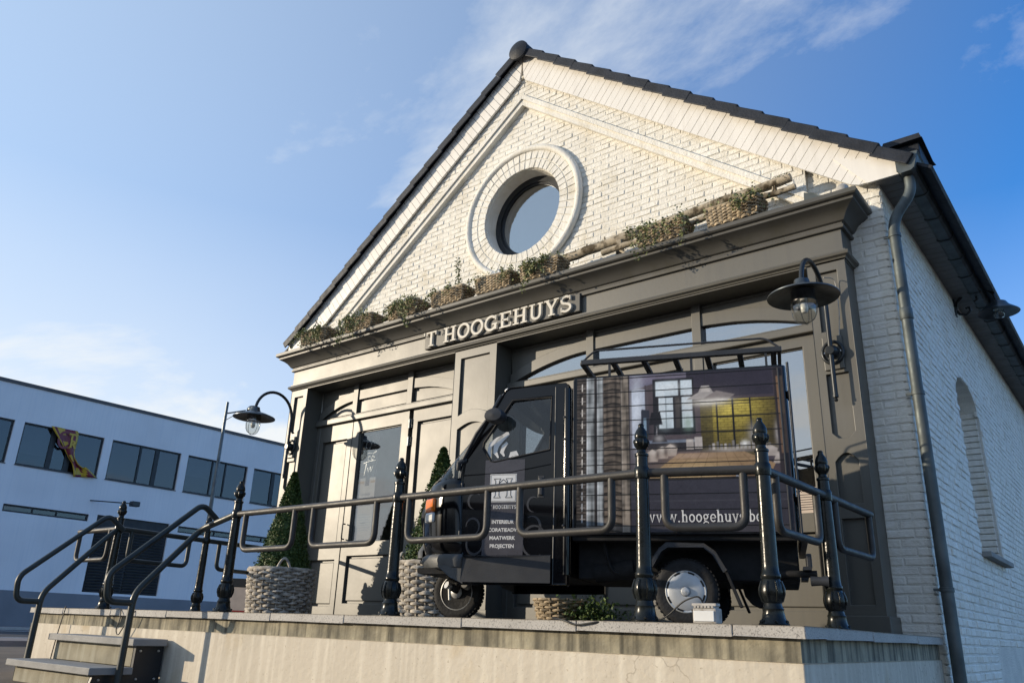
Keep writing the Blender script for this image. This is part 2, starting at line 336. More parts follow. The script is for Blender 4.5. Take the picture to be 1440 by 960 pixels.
# ------------------------------------------------------------------ setting: ground, road
GZ = -0.64
def sheet(name, poly, z, m): return struct(MB().prism(poly, lambda a, b, d: (a, b, d), z - 0.02, z).build(name, m))
b = MB(); b.add([(-2500, -2500, GZ), (2500, -2500, GZ), (2500, 2500, GZ), (-2500, 2500, GZ)], [(0, 1, 2, 3)]); struct(b.build('ground', 'sand_ground'))
sheet('road', [(-33.0, -300), (-19.2, -300), (-19.2, 300), (-33.0, 300)], GZ + 0.004, 'asphalt')
k = struct(MB().box(-19.2, -19.0, -300, 300, GZ - .05, GZ + .10).build('kerb', 'granite', bevel=0.015))
k = struct(MB().box(-33.2, -33.0, -300, 300, GZ - .05, GZ + .10).build('kerb', 'granite', bevel=0.015))
struct(MB().box(-37.0, -33.2, -300, 300, GZ - .05, GZ + .095).build('pavement', 'pavement'))
struct(MB().box(-19.0, -17.0, -300, 300, GZ - .05, GZ + .092).build('pavement', 'pavement'))
tag(MB().box(-21.6, -21.4, -200, 200, GZ, GZ + .009).build('road_marking', 'road_paint'), 'long white line painted along the dark road', 'road marking')
tag(MB().box(-31.2, -31.05, -200, 200, GZ, GZ + .009).build('road_marking', 'road_paint'), 'far white edge line on the road before the white factory', 'road marking')

# ------------------------------------------------------------------ raised terrace
XL, XC, XR = -9.68, -1.69, -1.45
EDGE = [(XL, 7.25), (XL, 3.88), (-1.335, 3.88), (-1.43, 7.25)]
T = thing('terrace', (-5.6, 5.5, GZ), 'raised cream plastered terrace with grey stone coping in front of the shop', 'terrace')
def off_edge(o):
    P = [Vector(p) for p in EDGE]; res = []
    for i, p in enumerate(P):
        d1 = (P[i] - P[i - 1]).normalized() if i else None; d2 = (P[i + 1] - P[i]).normalized() if i < len(P) - 1 else None
        n1 = Vector((d1.y, -d1.x)) if d1 else None; n2 = Vector((d2.y, -d2.x)) if d2 else None
        m = (n1 + n2) / max(.2, (n1 + n2).dot(n1)) if (n1 and n2) else (n1 or n2)
        q = p - m * o; res.append((q.x, q.y))
    return res
up = lambda a, b, d: (a, b, d)
MB().prism(off_edge(0.030), up, GZ, -0.163).build('plaster_wall', 'plaster', T, bevel=0.006)
MB().prism(off_edge(0.042), up, -0.163, -0.052).build('stained_band', 'stained_band', T)
MB().prism(off_edge(0.30), up, -0.052, -0.004).build('terrace_floor', 'terrace_slab', T)
def coping(p0, p1, w=0.30):
    """one stone between two points of the edge"""
    a, c = Vector(p0), Vector(p1); d = (c - a).normalized(); n = Vector((-d.y, d.x)); g = d * 0.0025
    q = [a + g, c - g, c - g + n * w, a + g + n * w]
    MB().prism([(x.x, x.y) for x in q], up, -0.053, 0.0 + random.uniform(-.0015, .0015)).build('coping_stone', 'granite', T, bevel=0.005)
xs = [XL, -8.55, -7.55, -6.42, -5.28, -4.15, -3.02, -2.35, XC]
xs = [XL, -8.9, -7.9, -6.9, -5.4, -4.55, -3.45, -2.6, XC]
for a0, a1 in zip(xs, xs[1:]): coping((a0, 3.88), (a1, 3.88))
coping((XC, 3.88), (-1.335, 3.88))
for a0, a1 in ((4.18, 5.1), (5.1, 6.3), (6.3, 7.22)): coping((-1.335 - .095 * (a0 - 3.88) / 3.37, a0), (-1.335 - .095 * (a1 - 3.88) / 3.37, a1), 0.24)
coping((XL, 5.6), (XL, 4.2), .28); coping((XL, 7.2), (XL, 5.6), .28)

# ------------------------------------------------------------------ entrance steps
ST = thing('entrance_steps', (-7.63, 3.5, GZ), 'two stone steps with black side panel climbing onto the terrace', 'steps')
for i, (y0, z) in enumerate(((3.58, -0.235), (3.26, -0.455))):
    MB().box(-8.40, -6.80, y0, 3.885 if i == 0 else 3.62, z - .055, z).build('tread', 'step_stone', ST, bevel=0.006)
    MB().box(-8.33, -6.90, y0 + .07, y0 + .10, GZ if i else -0.455, z - .055).build('riser', 'step_riser', ST, bevel=0.003)
MB().prism([(3.30, GZ), (3.89, GZ), (3.89, -0.29), (3.645, -0.29), (3.645, -0.51), (3.33, -0.51)], SX, -6.90, -6.865).build('side_panel', 'black_panel', ST, bevel=0.003)
MB().prism([(3.34, GZ), (3.89, GZ), (3.89, -0.29), (3.655, -0.29), (3.655, -0.51), (3.34, -0.51)], SX, -8.37, -8.33).build('side_panel', 'step_riser', ST, bevel=0.003)
for y, z in ((3.69, -.33), (3.85, -.33), (3.69, -.55), (3.85, -.55), (3.38, -.55), (3.55, -.58)):
    MB().lathe([(0.0, .012), (.006, .011), (.011, .005), (.012, 0)], lambda x, yy, h, y=y, z=z: (-6.865 + h, y + x, z + yy), 10).build('bolt', 'bolt_steel', ST)

# ------------------------------------------------------------------ the shop building
WY = 7.26; CX = -1.43; CXL = -10.07; AX = -5.75; SL = 0.765; WEND = 21.0; EZ = 4.0
RX, RZ = -5.74, 5.13                                   # round window centre
HB = thing('shop_building', (-5.75, 14.0, GZ), 'white painted brick building with a steep gable, round window and dark roof tiles', 'building')
def rake(x, top): return top - SL * abs(x - AX)
TYM = 6.80; BAND = 7.46                                # apex heights: inner triangle, band outline under the boards
def circle(cx, cz, r, n=48, rev=False):
    p = [(cx + r * math.cos(2 * math.pi * i / n), cz + r * math.sin(2 * math.pi * i / n)) for i in range(n)]
    return p[::-1] if rev else p
# backing of the gable (mortar); bricks stand proud of it
g0 = 3.25
gable = [(-9.48, g0), (-2.08, g0), (-2.08, GZ), (CX - .02, GZ), (CX - .02, rake(CX, BAND) - .02), (AX, BAND - .02), (CXL, rake(CXL, BAND) - .02), (CXL, GZ), (-9.48, GZ)]
MB().prism(gable, FX, WY - .0085, WY + .30, [circle(RX, RZ, .63)]).build('gable_wall', 'mortar_paint', HB)
# side wall with two arched recesses
def arch_open(y0, y1, z0, zs, rise, n=10):
    return [(y0, z0), (y1, z0)] + [((y0 + y1) / 2 + (y1 - y0) / 2 * math.cos(R(180 * i / n)), zs + rise * math.sin(R(180 * i / n))) for i in range(n + 1)]
OPEN = [(9.66, 11.02, 0.87, 2.55, .36), (15.1, 16.5, 0.87, 2.55, .36)]
side = [(7.28, GZ), (WEND, GZ), (WEND, EZ + .15), (7.28, EZ + .15)]
MB().prism(side, SX, CX + .0085, CX - .30, [arch_open(*o) for o in OPEN]).build('side_wall', 'mortar_paint', HB)
MB().prism([(CXL, GZ), (CX - .02, GZ), (CX - .02, rake(CX, BAND) - .02), (AX, BAND - .02), (CXL, rake(CXL, BAND) - .02)], FX, WEND - .25, WEND).build('rear_wall', 'mortar_paint', HB)
MB().box(CXL, CXL + .28, 7.6, WEND, GZ, EZ).build('side_wall', 'mortar_paint', HB)
for o in OPEN:
    MB().box(CX - .30, CX - .27, o[0] - .05, o[1] + .05, o[2] - .05, o[3] + .5).build('blind_window', 'brick_paint', HB)
    MB().box(CX - .28, CX + .10, o[0] - .06, o[1] + .06, o[2] - .055, o[2] + .0).build('window_sill', 'paving_slab', HB, bevel=.006)
# bricks
def brick_mesh(sx, sy, sz, seed):
    """unit brick: outer face with worn edges; local x = length, y = outward (minus), z = height"""
    rr = random.Random(seed); j = lambda a: rr.uniform(-a, a); e = .009; b = MB()
    back = [(-sx/2, 0, -sz/2), (sx/2, 0, -sz/2), (sx/2, 0, sz/2), (-sx/2, 0, sz/2)]
    mid = [(x + j(.003), -sy + .008 + j(.002), z + j(.0025)) for x, _, z in back]
    fr = [(x * (1 - 2 * e / sx) + j(.004), -sy + j(.003), z * (1 - 2 * e / sz) + j(.003)) for x, _, z in back]
    b.add(back + mid + fr, [(0, 1, 5, 4), (1, 2, 6, 5), (2, 3, 7, 6), (3, 0, 4, 7), (4, 5, 9, 8), (5, 6, 10, 9), (6, 7, 11, 10), (7, 4, 8, 11), (8, 9, 10, 11)])
    return b
CH, BL, GAP = 0.0735, 0.222, 0.009
BV = {}
def variants(L):
    key = round(L, 3)
    if key not in BV: BV[key] = [brick_mesh(L - GAP, 0.030, CH - GAP, 100 * key + i) for i in range(9)]
    return BV[key]
BRM = {}
def brick_obj(L, mtx, parent=HB):
    key = round(L, 3); i = random.randrange(9)
    if (key, i) not in BRM: BRM[(key, i)] = variants(L)[i].mesh('brick', 'brick_paint')
    o = bpy.data.objects.new('brick', BRM[(key, i)]); C.objects.link(o); o.parent = parent
    o.matrix_local = Matrix.Translation(-Vector(parent.location)) @ mtx; return o
def brick_to(mb, L, mtx):
    v = random.choice(variants(L)); mb.add([mtx @ Vector(p) for p in v.v], v.f)
MF = lambda x, y, z: Matrix.Translation((x, y + random.uniform(-.0035, .0035), z)) @ Matrix.Rotation(random.uniform(-.006, .006), 4, 'Y') @ Matrix.Rotation(random.uniform(-.012, .012), 4, 'X')
MS = lambda x, y, z: Matrix.Translation((x + random.uniform(-.0035, .0035), y, z)) @ Matrix.Rotation(R(90), 4, 'Z') @ Matrix.Rotation(random.uniform(-.006, .006), 4, 'Y') @ Matrix.Rotation(random.uniform(-.012, .012), 4, 'X')
mb_t, mb_b, mb_s = MB(), MB(), MB()
ncourse = int((7.4 - GZ) / CH)
DEP = WY + .015                                            # back plane of the front bricks
for r in range(ncourse):
    z = GZ + CH * (r + .5)
    off = (r % 2) * BL / 2 + random.uniform(-.012, .012)
    # inner triangle (recessed) and raised band
    x = CXL - BL + off
    while x < CX:
        xm = x + BL / 2; x += BL
        if z < 3.85 and xm < -2.0: continue
        zi = rake(xm, TYM)
        if z < zi + .10 and z > 3.6 and math.hypot(xm - RX, z - RZ) > .90: brick_to(mb_t, BL, MF(xm, DEP, z))
        if z > zi + .125 and z < rake(xm, BAND) + .05 and xm > -9.42 and xm < -2.08 and z > 3.6: brick_to(mb_b, BL, MF(xm, DEP - .055, z))
        elif z > 3.6 and z < rake(xm, BAND) and ((xm > -2.08 and xm < CX - (.24 if r % 2 == 0 else .13)) or xm < -9.42): brick_to(mb_b, BL, MF(xm, DEP, z))
# right-hand strip beside the shopfront and the near side wall: single bricks
SYD = CX - .015
nsing = 0
for r in range(int((EZ + .28 - GZ) / CH)):
    z = GZ + CH * (r + .5); even = r % 2 == 0
    if z < EZ + .3:
        cL = 0.222 if even else 0.111                       # corner brick, seen on both faces
        for L, xc in ((cL, CX - cL / 2 + .010),):
            if z < 3.85: brick_obj(L, MF(xc, DEP, z)); nsing += 1
            else: brick_to(mb_b, L, MF(xc, DEP, z))
        if z < 3.85:
            rest = 0.33 - cL
            if rest > .05: brick_obj(.222 if not even else .111, MF(CX + .010 - cL - (.222 if not even else .111) / 2, DEP, z)); nsing += 1
    sL = 0.111 if even else 0.222
    y = WY - .012
    first = True
    while y < WEND - .3:
        L = sL if first else BL; first = False
        ym = y + L / 2; y += L
        if z > EZ + .02: continue
        if any(o[0] - .02 < ym < o[1] + .02 and o[2] - .06 < z < o[3] + o[4] * math.sqrt(max(0, 1 - ((ym - (o[0] + o[1]) / 2) / ((o[1] - o[0]) / 2)) ** 2)) + .01 for o in OPEN): continue
        if 9.68 < ym < 11.6 and z < -.02: continue            # render patch
        if ym < 8.45 and nsing < 298 and r % 3 != 1: brick_obj(L, MS(SYD, ym, z)); nsing += 1
        else: brick_to(mb_s, L, MS(SYD, ym, z))
    for o in OPEN:                                          # bricks lining the far jamb of the recess
        if o[2] < z < o[3] + .1:
            brick_to(mb_s, .222, Matrix.Translation((CX - .125, o[1] - .004, z)))
stuff(mb_t.build('gable_bricks', 'brick_paint', HB)); stuff(mb_b.build('band_bricks', 'brick_paint', HB)); stuff(mb_s.build('side_bricks', 'brick_paint', HB))
for o in OPEN:                                              # arch lining
    MB().prism([((o[0] + o[1]) / 2 + (o[1] - o[0]) / 2 * k * math.cos(R(q)), o[3] + o[4] * k * math.sin(R(q))) for k, rg in ((1.0, range(0, 181, 15)), (1.06, range(180, -1, -15))) for q in rg], SX, CX - .25, CX + .004).build('arch_lining', 'brick_paint', HB)
MB().box(CX - .05, CX - .004, 9.68, 11.6, GZ, -.06).build('wall_patch', 'paving_slab', HB)
# raised band backing, string moulding following the rake
def chevron(t_in, t_out, x0=CXL, x1=CX):
    return [(x0, rake(x0, t_in)), (AX, t_in), (x1, rake(x1, t_in)), (x1, rake(x1, t_out)), (AX, t_out), (x0, rake(x0, t_out))]
MB().prism(chevron(TYM + .10, BAND - .03, -9.42, -2.08), FX, DEP - .0785, DEP + .02).build('raised_band', 'mortar_paint', HB)
def mould_half(s, name):
    m = MB()
    for t0, t1, yd in ((TYM - .02, TYM + .075, .105), (TYM + .07, TYM + .145, .128)):
        x1 = AX + s * 3.75
        q = [(AX, t0), (x1, t0 - SL * 3.75), (x1, t1 - SL * 3.75), (AX, t1)]
        m.prism(q if s > 0 else q[::-1], FX, DEP - yd, DEP + .01)
    return m.build(name, 'brick_paint', HB, bevel=.022)
mould_half(-1, 'rake_moulding'); mould_half(1, 'rake_moulding')
# apex flourish: small arched moulding under the ridge
m = MB(); m.tube([(AX + .42 * math.cos(R(q)) * 1.05, DEP - .10, 7.02 + .22 * math.sin(R(q))) for q in range(20, 161, 10)], .028, 8); m.build('apex_moulding', 'brick_paint', HB, smooth=60)
# round window: voussoir ring, outer moulding, reveal
NV = 50; vm = []
for i in range(5):
    rr = random.Random(i); b_ = MB(); j = lambda a: rr.uniform(-a, a); ha = math.pi / NV * .93
    pts = []
    for rad, yd in ((.622, 0), (.745, 0), (.755, 0), (.875, 0)): pass
    for r0, r1 in ((.618, .742), (.752, .872)):
        q = [(-r0 * ha, r0), (r0 * ha, r0), (r1 * ha, r1), (-r1 * ha, r1)]
        back = [(x, 0.0, z) for x, z in q]; fr = [(x * .90 + j(.003), -.052 + j(.004), (z - (r0 + r1) / 2) * .9 + (r0 + r1) / 2 + j(.003)) for x, z in q]; md = [(x + j(.002), -.043, z) for x, z in q]
        b_.add(back + md + fr, [(0, 1, 5, 4), (1, 2, 6, 5), (2, 3, 7, 6), (3, 0, 4, 7), (4, 5, 9, 8), (5, 6, 10, 9), (6, 7, 11, 10), (7, 4, 8, 11), (8, 9, 10, 11)])
    vm.append(b_.mesh('voussoir', 'brick_paint'))
RW = MB().prism(circle(RX, RZ, .885, 64), FX, DEP - .064, DEP + .02, [circle(RX, RZ, .625, 64)]).build('window_surround', 'mortar_paint', HB)
for i in range(NV):
    o = link('voussoir', random.choice(vm), RW); o.matrix_local = Matrix.Translation(Vector((RX, DEP - .022, RZ)) - Vector(HB.location)) @ Matrix.Rotation(2 * math.pi * i / NV, 4, 'Y')
MB().tube([(x, DEP - .062, z) for x, z in circle(RX, RZ, .915, 72)], .048, 10, closed=True).build('ring_moulding', 'brick_paint', RW, smooth=80)
m = MB(); m.prism(circle(RX, RZ, .66, 64), FX, DEP - .03, WY + .42, [circle(RX, RZ, .612, 64)]); m.build('reveal', 'brick_paint', RW, smooth=50)
ow = MB().prism(circle(RX, RZ, .615, 64), FX, WY + .17, WY + .30, [circle(RX, RZ, .53, 64)]).build('round_window', 'dark_frame', HB, smooth=50)
MB().prism(circle(RX, RZ, .545, 64), FX, WY + .195, WY + .25, [circle(RX, RZ, .505, 64)]).build('window_bead', 'dark_frame', ow, smooth=50)
MB().prism(circle(RX, RZ, .54, 48), FX, WY + .215, WY + .221).build('pane', 'pane_sky', ow)
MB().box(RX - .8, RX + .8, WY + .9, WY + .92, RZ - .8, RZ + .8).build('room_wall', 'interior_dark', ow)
# barge boards: planks square to the rake
TH = math.atan(SL); ca, sa = math.cos(TH), math.sin(TH)
VT = 7.63                                                   # apex of the upper edge of the boards
rl = (AX - (-10.33)) / ca
bw = 0.102
for s in (-1, 1):
    L0 = 0.02
    n = int(rl / bw)
    for i in range(n):
        t0 = L0 + i * bw; t1 = t0 + bw - .006; hgt = .34
        def P(t, h): return (AX + s * (t * ca - h * sa), VT - t * sa - h * ca)
        lo0 = max(0, hgt if t0 > .30 else t0 * 1.15); lo1 = max(0, hgt if t1 > .30 else t1 * 1.15)
        q = [P(t0, 0), P(t1, 0), P(t1, min(lo1, hgt)), P(t0, min(lo0, hgt))]
        if lo1 < .02: continue
        zb = 4.035                                          # boxed eave: boards end level at the foot
        q = [(x, max(z, zb)) for x, z in q]
        if q[0][1] <= zb + .01: continue
        MB().prism(q if s < 0 else q[::-1], FX, 7.135 + random.uniform(0, .004), 7.165).build('barge_board', 'board_white', HB)
# boxed eave end and return
for s in (1, -1):
    xo = AX + s * 4.60; xi = AX + s * 4.27
    q = [(xi - s * .02, 4.028), (xo, 4.028), (xo, 4.14), (xi - s * .3, 4.14 + .26)]
    MB().prism(q, FX, 7.125, 7.150).build('eave_end', 'board_white', HB, bevel=.003)
# roof slopes with tile courses
ROOF = None
for s in (-1, 1):
    m = MB(); nt_ = 17; tl = 5.95 / nt_
    for i in range(nt_):
        t0, t1 = i * tl, (i + 1) * tl + .06
        def Q(t, h): return (AX + s * (t * ca + h * sa), VT + .01 - t * sa + h * ca)
        q = [Q(t0, .022), Q(t1, .055), Q(t1, .025), Q(t0, 0)]
        m.prism(q, FX, 7.16, WEND + .1)
    ROOF = m.build('roof_slope', 'slate_tile', HB)
# verge tiles, each its own piece
for s in (-1, 1):
    vt = MB(); tl = .335
    # local: x along slope downwards, z out of the slope
    vt.add([(0, 0, .035), (tl + .03, 0, .062), (tl + .03, .22, .062), (0, .22, .035), (0, 0, -.085), (tl + .03, 0, -.058), (tl + .03, .02, -.058), (0, .02, -.085), (0, .22, .012), (tl + .03, .22, .036), (0, .02, .012), (tl + .03, .02, .036)],
           [(0, 1, 2, 3), (0, 4, 5, 1), (4, 7, 6, 5), (7, 10, 11, 6), (10, 8, 9, 11), (3, 2, 9, 8), (1, 5, 6, 11, 9, 2), (0, 3, 8, 10, 7, 4)])
    me = vt.mesh('verge_tile', 'slate_tile')
    for i in range(17):
        t = .12 + i * tl
        o = link('verge_tile', me, HB, bevel=.010)
        rot = Matrix(((s * ca, 0, s * sa), (0, 1, 0), (-sa, 0, ca))).to_4x4()
        o.matrix_local = Matrix.Translation(Vector((AX + s * (t * ca + .012 * sa), 7.05 + random.uniform(-.004, .004), VT - t * sa + .03)) - Vector(HB.location)) @ rot
m = MB()
for i in range(34):
    y = 7.02 + i * .42; m.lathe([(.155, 0), (.165, .40), (.150, .41)], lambda a, b_, h, y=y: (AX + a, y + h, VT - .02 + b_ * .95), 14, a0=-25, a1=205)
m.build('ridge_tiles', 'slate_tile', HB, smooth=50)
MB().lathe([(0, -.03), (.10, -.025), (.155, 0), (.16, .03), (0, .035)], lambda a, b_, h: (AX + a, 7.02 + h, VT - .015 + b_ * .95), 24).build('ridge_end', 'slate_tile', HB, smooth=50)
# eaves: soffit boards, gutter, brackets, downpipe (right-hand side)
SB = MB().box(-1.455, -1.215, 7.17, WEND, 4.05, 4.07).build('soffit', 'soffit', HB)
sm_ = MB(); sm_.box(-.116, .116, -.064, .064, -.007, .007); sme = sm_.mesh('soffit_board', 'soffit')
for i in range(100):
    o = link('soffit_board', sme, SB, bevel=.003); o.location = Vector((-1.332, 7.24 + i * .136, 4.043)) - Vector(HB.location)
gp = [(-1.225, 4.19), (-1.225, 4.03), (-1.20, 4.01), (-1.11, 4.01), (-1.085, 4.03), (-1.045, 4.17), (-1.03, 4.185), (-1.045, 4.20), (-1.065, 4.19), (-1.10, 4.04), (-1.115, 4.025), (-1.195, 4.025), (-1.21, 4.04), (-1.21, 4.19)]
GU = MB().prism(gp, lambda a, b_, d: (a, d, b_), 7.10, WEND).build('gutter', 'zinc', HB)
MB().prism([(-1.228, 4.20), (-1.228, 4.03), (-1.20, 4.005), (-1.11, 4.005), (-1.08, 4.03), (-1.035, 4.19)], lambda a, b_, d: (a, d, b_), 7.085, 7.10).build('end_cap', 'zinc', GU, bevel=.003)
for i in range(24):
    y = 7.62 + i * .56
    m = MB(); m.prism([(-1.23, 4.20), (-1.235, 4.025), (-1.20, 3.998), (-1.108, 3.998), (-1.075, 4.03), (-1.03, 4.175), (-1.012, 4.19), (-1.02, 4.23), (-1.045, 4.215), (-1.06, 4.18), (-1.10, 4.03), (-1.12, 4.012), (-1.19, 4.012), (-1.215, 4.04), (-1.215, 4.20)], lambda a, b_, d: (a, d, b_), y, y + .028)
    m.build('gutter_bracket', 'zinc', GU)
DP = MB()
pth = round_path([(-1.155, 7.22, 4.02), (-1.155, 7.22, 3.86), (-1.345, 7.20, 3.60), (-1.345, 7.20, GZ)], .13, 8)
DPO = DP.tube(pth, .048, 16).build('downpipe', 'zinc', HB, smooth=60)
for z in (3.45, 1.95, .35): 
    MB().lathe([(.049, -.018), (.055, -.016), (.055, .016), (.049, .018)], lambda a, b_, h, z=z: (-1.345 + a, 7.20 + b_, z + h), 16).build('pipe_clip', 'zinc', DPO, smooth=40)
    MB().box(-1.44, -1.385, 7.19, 7.21, z - .01, z + .01).build('clip_arm', 'zinc', DPO)
MB().lathe([(.05, 0), (.056, .01), (.056, .10), (.05, .11)], lambda a, b_, h: (-1.345 + a, 7.20 + b_, 2.62 + h), 16).build('pipe_socket', 'zinc', DPO, smooth=40)
# dark ventilation box at the foot of the slope
m = MB(); m.box(-1.36, -1.09, 7.62, 8.1, 4.15, 4.60); m.prism([(-1.41, 4.60), (-1.05, 4.60), (-1.07, 4.65), (-1.39, 4.65)], FX, 7.56, 8.16); m.build('roof_vent', 'slate_tile', HB, bevel=.01)

# ------------------------------------------------------------------ shopfront joinery
YF, YB = 6.95, 7.225                                        # pilaster plane, door plane
SF = thing('shopfront', (-5.8, 7.1, 0.0), 'taupe painted timber shopfront with panelled pilasters, doors and a deep cornice', 'shopfront')
def bx(name, x0, x1, z0, z1, y0, y1, parent=SF, m='taupe', bevel=.004): return MB().box(x0, x1, y0, y1, z0, z1).build(name, m, parent, bevel=bevel)
# fascia and cornice
FL, FR = -9.86, -1.74
bx('fascia', FL, FR, 3.22, 3.60, YF, WY + .0, bevel=.003)
path = [(FL, WY), (FL, YF), (FR, YF), (FR, WY)]
cp = [(-.05, 3.535), (.028, 3.535), (.034, 3.548), (.034, 3.562), (.022, 3.575), (.022, 3.59), (.045, 3.60), (.062, 3.625), (.088, 3.66), (.125, 3.69), (.165, 3.71), (.182, 3.718), (.182, 3.742), (.210, 3.752), (.222, 3.765), (.222, 3.805), (-.05, 3.805)]
MB().sweep(cp, path).build('cornice', 'taupe_dirty', SF, smooth=25)
MB().box(FL - .20, FR + .20, YF - .20, WY - .045, 3.79, 3.822).build('cornice_top', 'zinc', SF, bevel=.004)
ap = [(-.04, 3.235), (.012, 3.235), (.020, 3.25), (.045, 3.262), (.052, 3.28), (.045, 3.298), (.020, 3.306), (.020, 3.322), (-.04, 3.322)]
MB().sweep(ap, path).build('astragal', 'taupe', SF, smooth=25)
# pilasters: frame around recessed panels
def pilaster(name, x0, x1, stile, m, mids, topz=3.235):
    """mids: list of (z0, z1, arched) panel openings"""
    holes = []
    for z0, z1, a in mids:
        xa, xb = x0 + stile, x1 - stile
        if a == 1: h = [(xa, z0), (xb, z0), (xb, z1 - .07)] + [(xb + (xa - xb) * t / 8, z1 - .07 + .07 * math.sin(math.pi * t / 8)) for t in range(1, 8)] + [(xa, z1 - .07)]
        elif a == 2: h = [(xa, z0)] + [(xa + (xb - xa) * t / 8, z0 + .06 * math.sin(math.pi * t / 8)) for t in range(1, 8)] + [(xb, z0), (xb, z1), (xa, z1)]
        elif a == 3: h = [(xa + .05, z0), (xb - .05, z0), (xb, z0 + .05), (xb, z1), (xa, z1), (xa, z0 + .05)]
        else: h = [(xa, z0), (xb, z0), (xb, z1), (xa, z1)]
        holes.append(h)
    p = MB().prism([(x0, 0), (x1, 0), (x1, topz), (x0, topz)], FX, YF, YF + .045, holes).build(name, m, SF, bevel=.004)
    MB().box(x0 + .002, x1 - .002, YF + .032, WY, 0, topz - .002).build('core', m, p)
    return p
pilaster('pilaster', -6.52, -5.845, .105, 'taupe', [(2.38, 3.12, 2), (.95, 2.28, 1), (.22, .84, 0)])
pilaster('pilaster', -9.855, -9.485, .085, 'taupe', [(2.56, 3.12, 3), (1.72, 2.14, 3), (.22, 1.58, 1)])
pr = pilaster('pilaster', -2.085, -1.745, .075, 'taupe', [(2.56, 3.14, 0), (1.58, 2.16, 3), (1.02, 1.45, 1), (.22, .90, 0)])
bx('plinth', -9.88, -9.46, 0, .14, YF - .018, WY, bevel=.006); bx('plinth', -6.545, -5.82, 0, .14, YF - .018, WY, bevel=.006); bx('plinth', -2.11, -1.72, 0, .14, YF - .018, WY, bevel=.006)
# soffit board of the bays
bx('bay_soffit', -9.48, -6.52, 3.225, 3.245, YF + .06, YB + .02); bx('bay_soffit', -5.84, -2.09, 3.225, 3.245, YF + .06, YB + .02)
# bays
def arch_band(x0, m1, m2, x1, zt, zc, th):
    """raised band: springing at both jambs, level between the mullions"""
    lo = [(x0 + (m1 - x0) * t / 12, zt + (zc - zt) * math.sin(math.pi / 2 * t / 12) ** .8) for t in range(13)] + [(m2 + (x1 - m2) * t / 12, zt + (zc - zt) * math.cos(math.pi / 2 * t / 12) ** .8) for t in range(13)]
    hi = [(x, z + th) for x, z in lo]
    return lo, hi
def bay(x0, x1, m1, m2, glazed):
    zt, zc, th = 2.745, 2.985, .135
    bx('transom', x0, x1, 2.675, 2.755, YB - .055, YB + .085, bevel=.010)
    bx('transom_drip', x0, x1, 2.755, 2.772, YB - .03, YB + .02)
    lo, hi = arch_band(x0 + .02, m1, m2, x1 - .02, zt, zc, th)
    MB().prism(lo + hi[::-1], FX, YB - .004, YB + .085).build('arch_band', 'taupe', SF, bevel=.006)
    MB().prism([(x, z) for x, z in hi] + [(x1, 3.225), (x0, 3.225)], FX, YB + .026, YB + .05).build('spandrel', 'taupe', SF)
    for a, c in ((x0 + .06, m1 - .055), (m1 + .055, m2 - .055), (m2 + .055, x1 - .06)):     # raised bead at the head of each light
        bx('head_bead', a, c, 3.185, 3.208, YB + .008, YB + .04, bevel=.003)
    for mx in (m1, m2): bx('mullion', mx - .05, mx + .05, 2.765, 3.225, YB - .022, YB + .085)
    bx('jamb', x0, x0 + .075, 0, 2.675, YB - .006, YB + .03); bx('jamb', x1 - .075, x1, 0, 2.675, YB - .006, YB + .03)
    if glazed:
        for a, c in ((x0 + .02, m1 - .05), (m1 + .05, m2 - .05), (m2 + .05, x1 - .02)): bx('transom_pane', a, c, 2.74, 3.02, YB + .044, YB + .050, m='pane_sky', bevel=0)
    else:
        bx('transom_panel', x0, x1, 2.74, 3.02, YB + .040, YB + .06)
        for a, c in ((m1 + .075, m2 - .075),): 
            MB().prism([(a, 2.80), (c, 2.80), (c, 2.95), (a, 2.95)], FX, YB + .022, YB + .05).build('raised_field', 'taupe', SF, bevel=.008)
        for s, mx, xx in ((1, m1, x0), (-1, m2, x1)):
            q = [(mx - s * .075, 2.80), (mx - s * .075, 2.935)] + [(mx - s * (.075 + (abs(mx - xx) - .26) * t / 8), 2.80 + .135 * math.cos(math.pi / 2 * t / 8)) for t in range(1, 9)]
            MB().prism(q, FX, YB + .022, YB + .05).build('raised_field', 'taupe', SF, bevel=.006)
# left bay: side panel, glazed door, side panel
bay(-9.485, -6.52, -8.675, -7.565, False)
def leaf(x0, x1, z0, z1, openings, name='door', yo=0.0, m='taupe'):
    """panelled leaf; openings: (xa, xb, za, zb, kind)"""
    hs = [[(a, c), (b_, c), (b_, d), (a, d)] for a, b_, c, d, k_ in openings]
    o = MB().prism([(x0, z0), (x1, z0), (x1, z1), (x0, z1)], FX, YB + yo, YB + yo + .062, hs).build(name, m, SF, bevel=.004)
    for a, b_, c, d, k_ in openings:
        if k_ == 'panel':
            MB().box(a - .01, b_ + .01, YB + yo + .046, YB + yo + .058, c - .01, d + .01).build('panel', m, o)
            MB().box(a + .03, b_ - .03, YB + yo + .028, YB + yo + .05, c + .03, d - .03).build('panel_field', m, o, bevel=.010)
        else:
            MB().box(a - .01, b_ + .01, YB + yo + .042, YB + yo + .048, c - .01, d + .01).build('pane', k_, o)
            for q in ((a, a + .012, c, d), (b_ - .012, b_, c, d), (a, b_, c, c + .012), (a, b_, d - .012, d)): MB().box(q[0], q[1], YB + yo + .028, YB + yo + .042, q[2], q[3]).build('glazing_bead', m, o)
    return o
leaf(-9.41, -8.695, 0.02, 2.672, [(-9.33, -8.79, .93, 2.43, 'panel'), (-9.33, -8.79, .16, .76, 'panel')], 'side_panel')
door = leaf(-8.665, -7.545, 0.02, 2.660, [(-8.53, -7.68, .97, 2.50, 'pane_door'), (-8.53, -7.68, .20, .80, 'panel')], 'door', -.012)
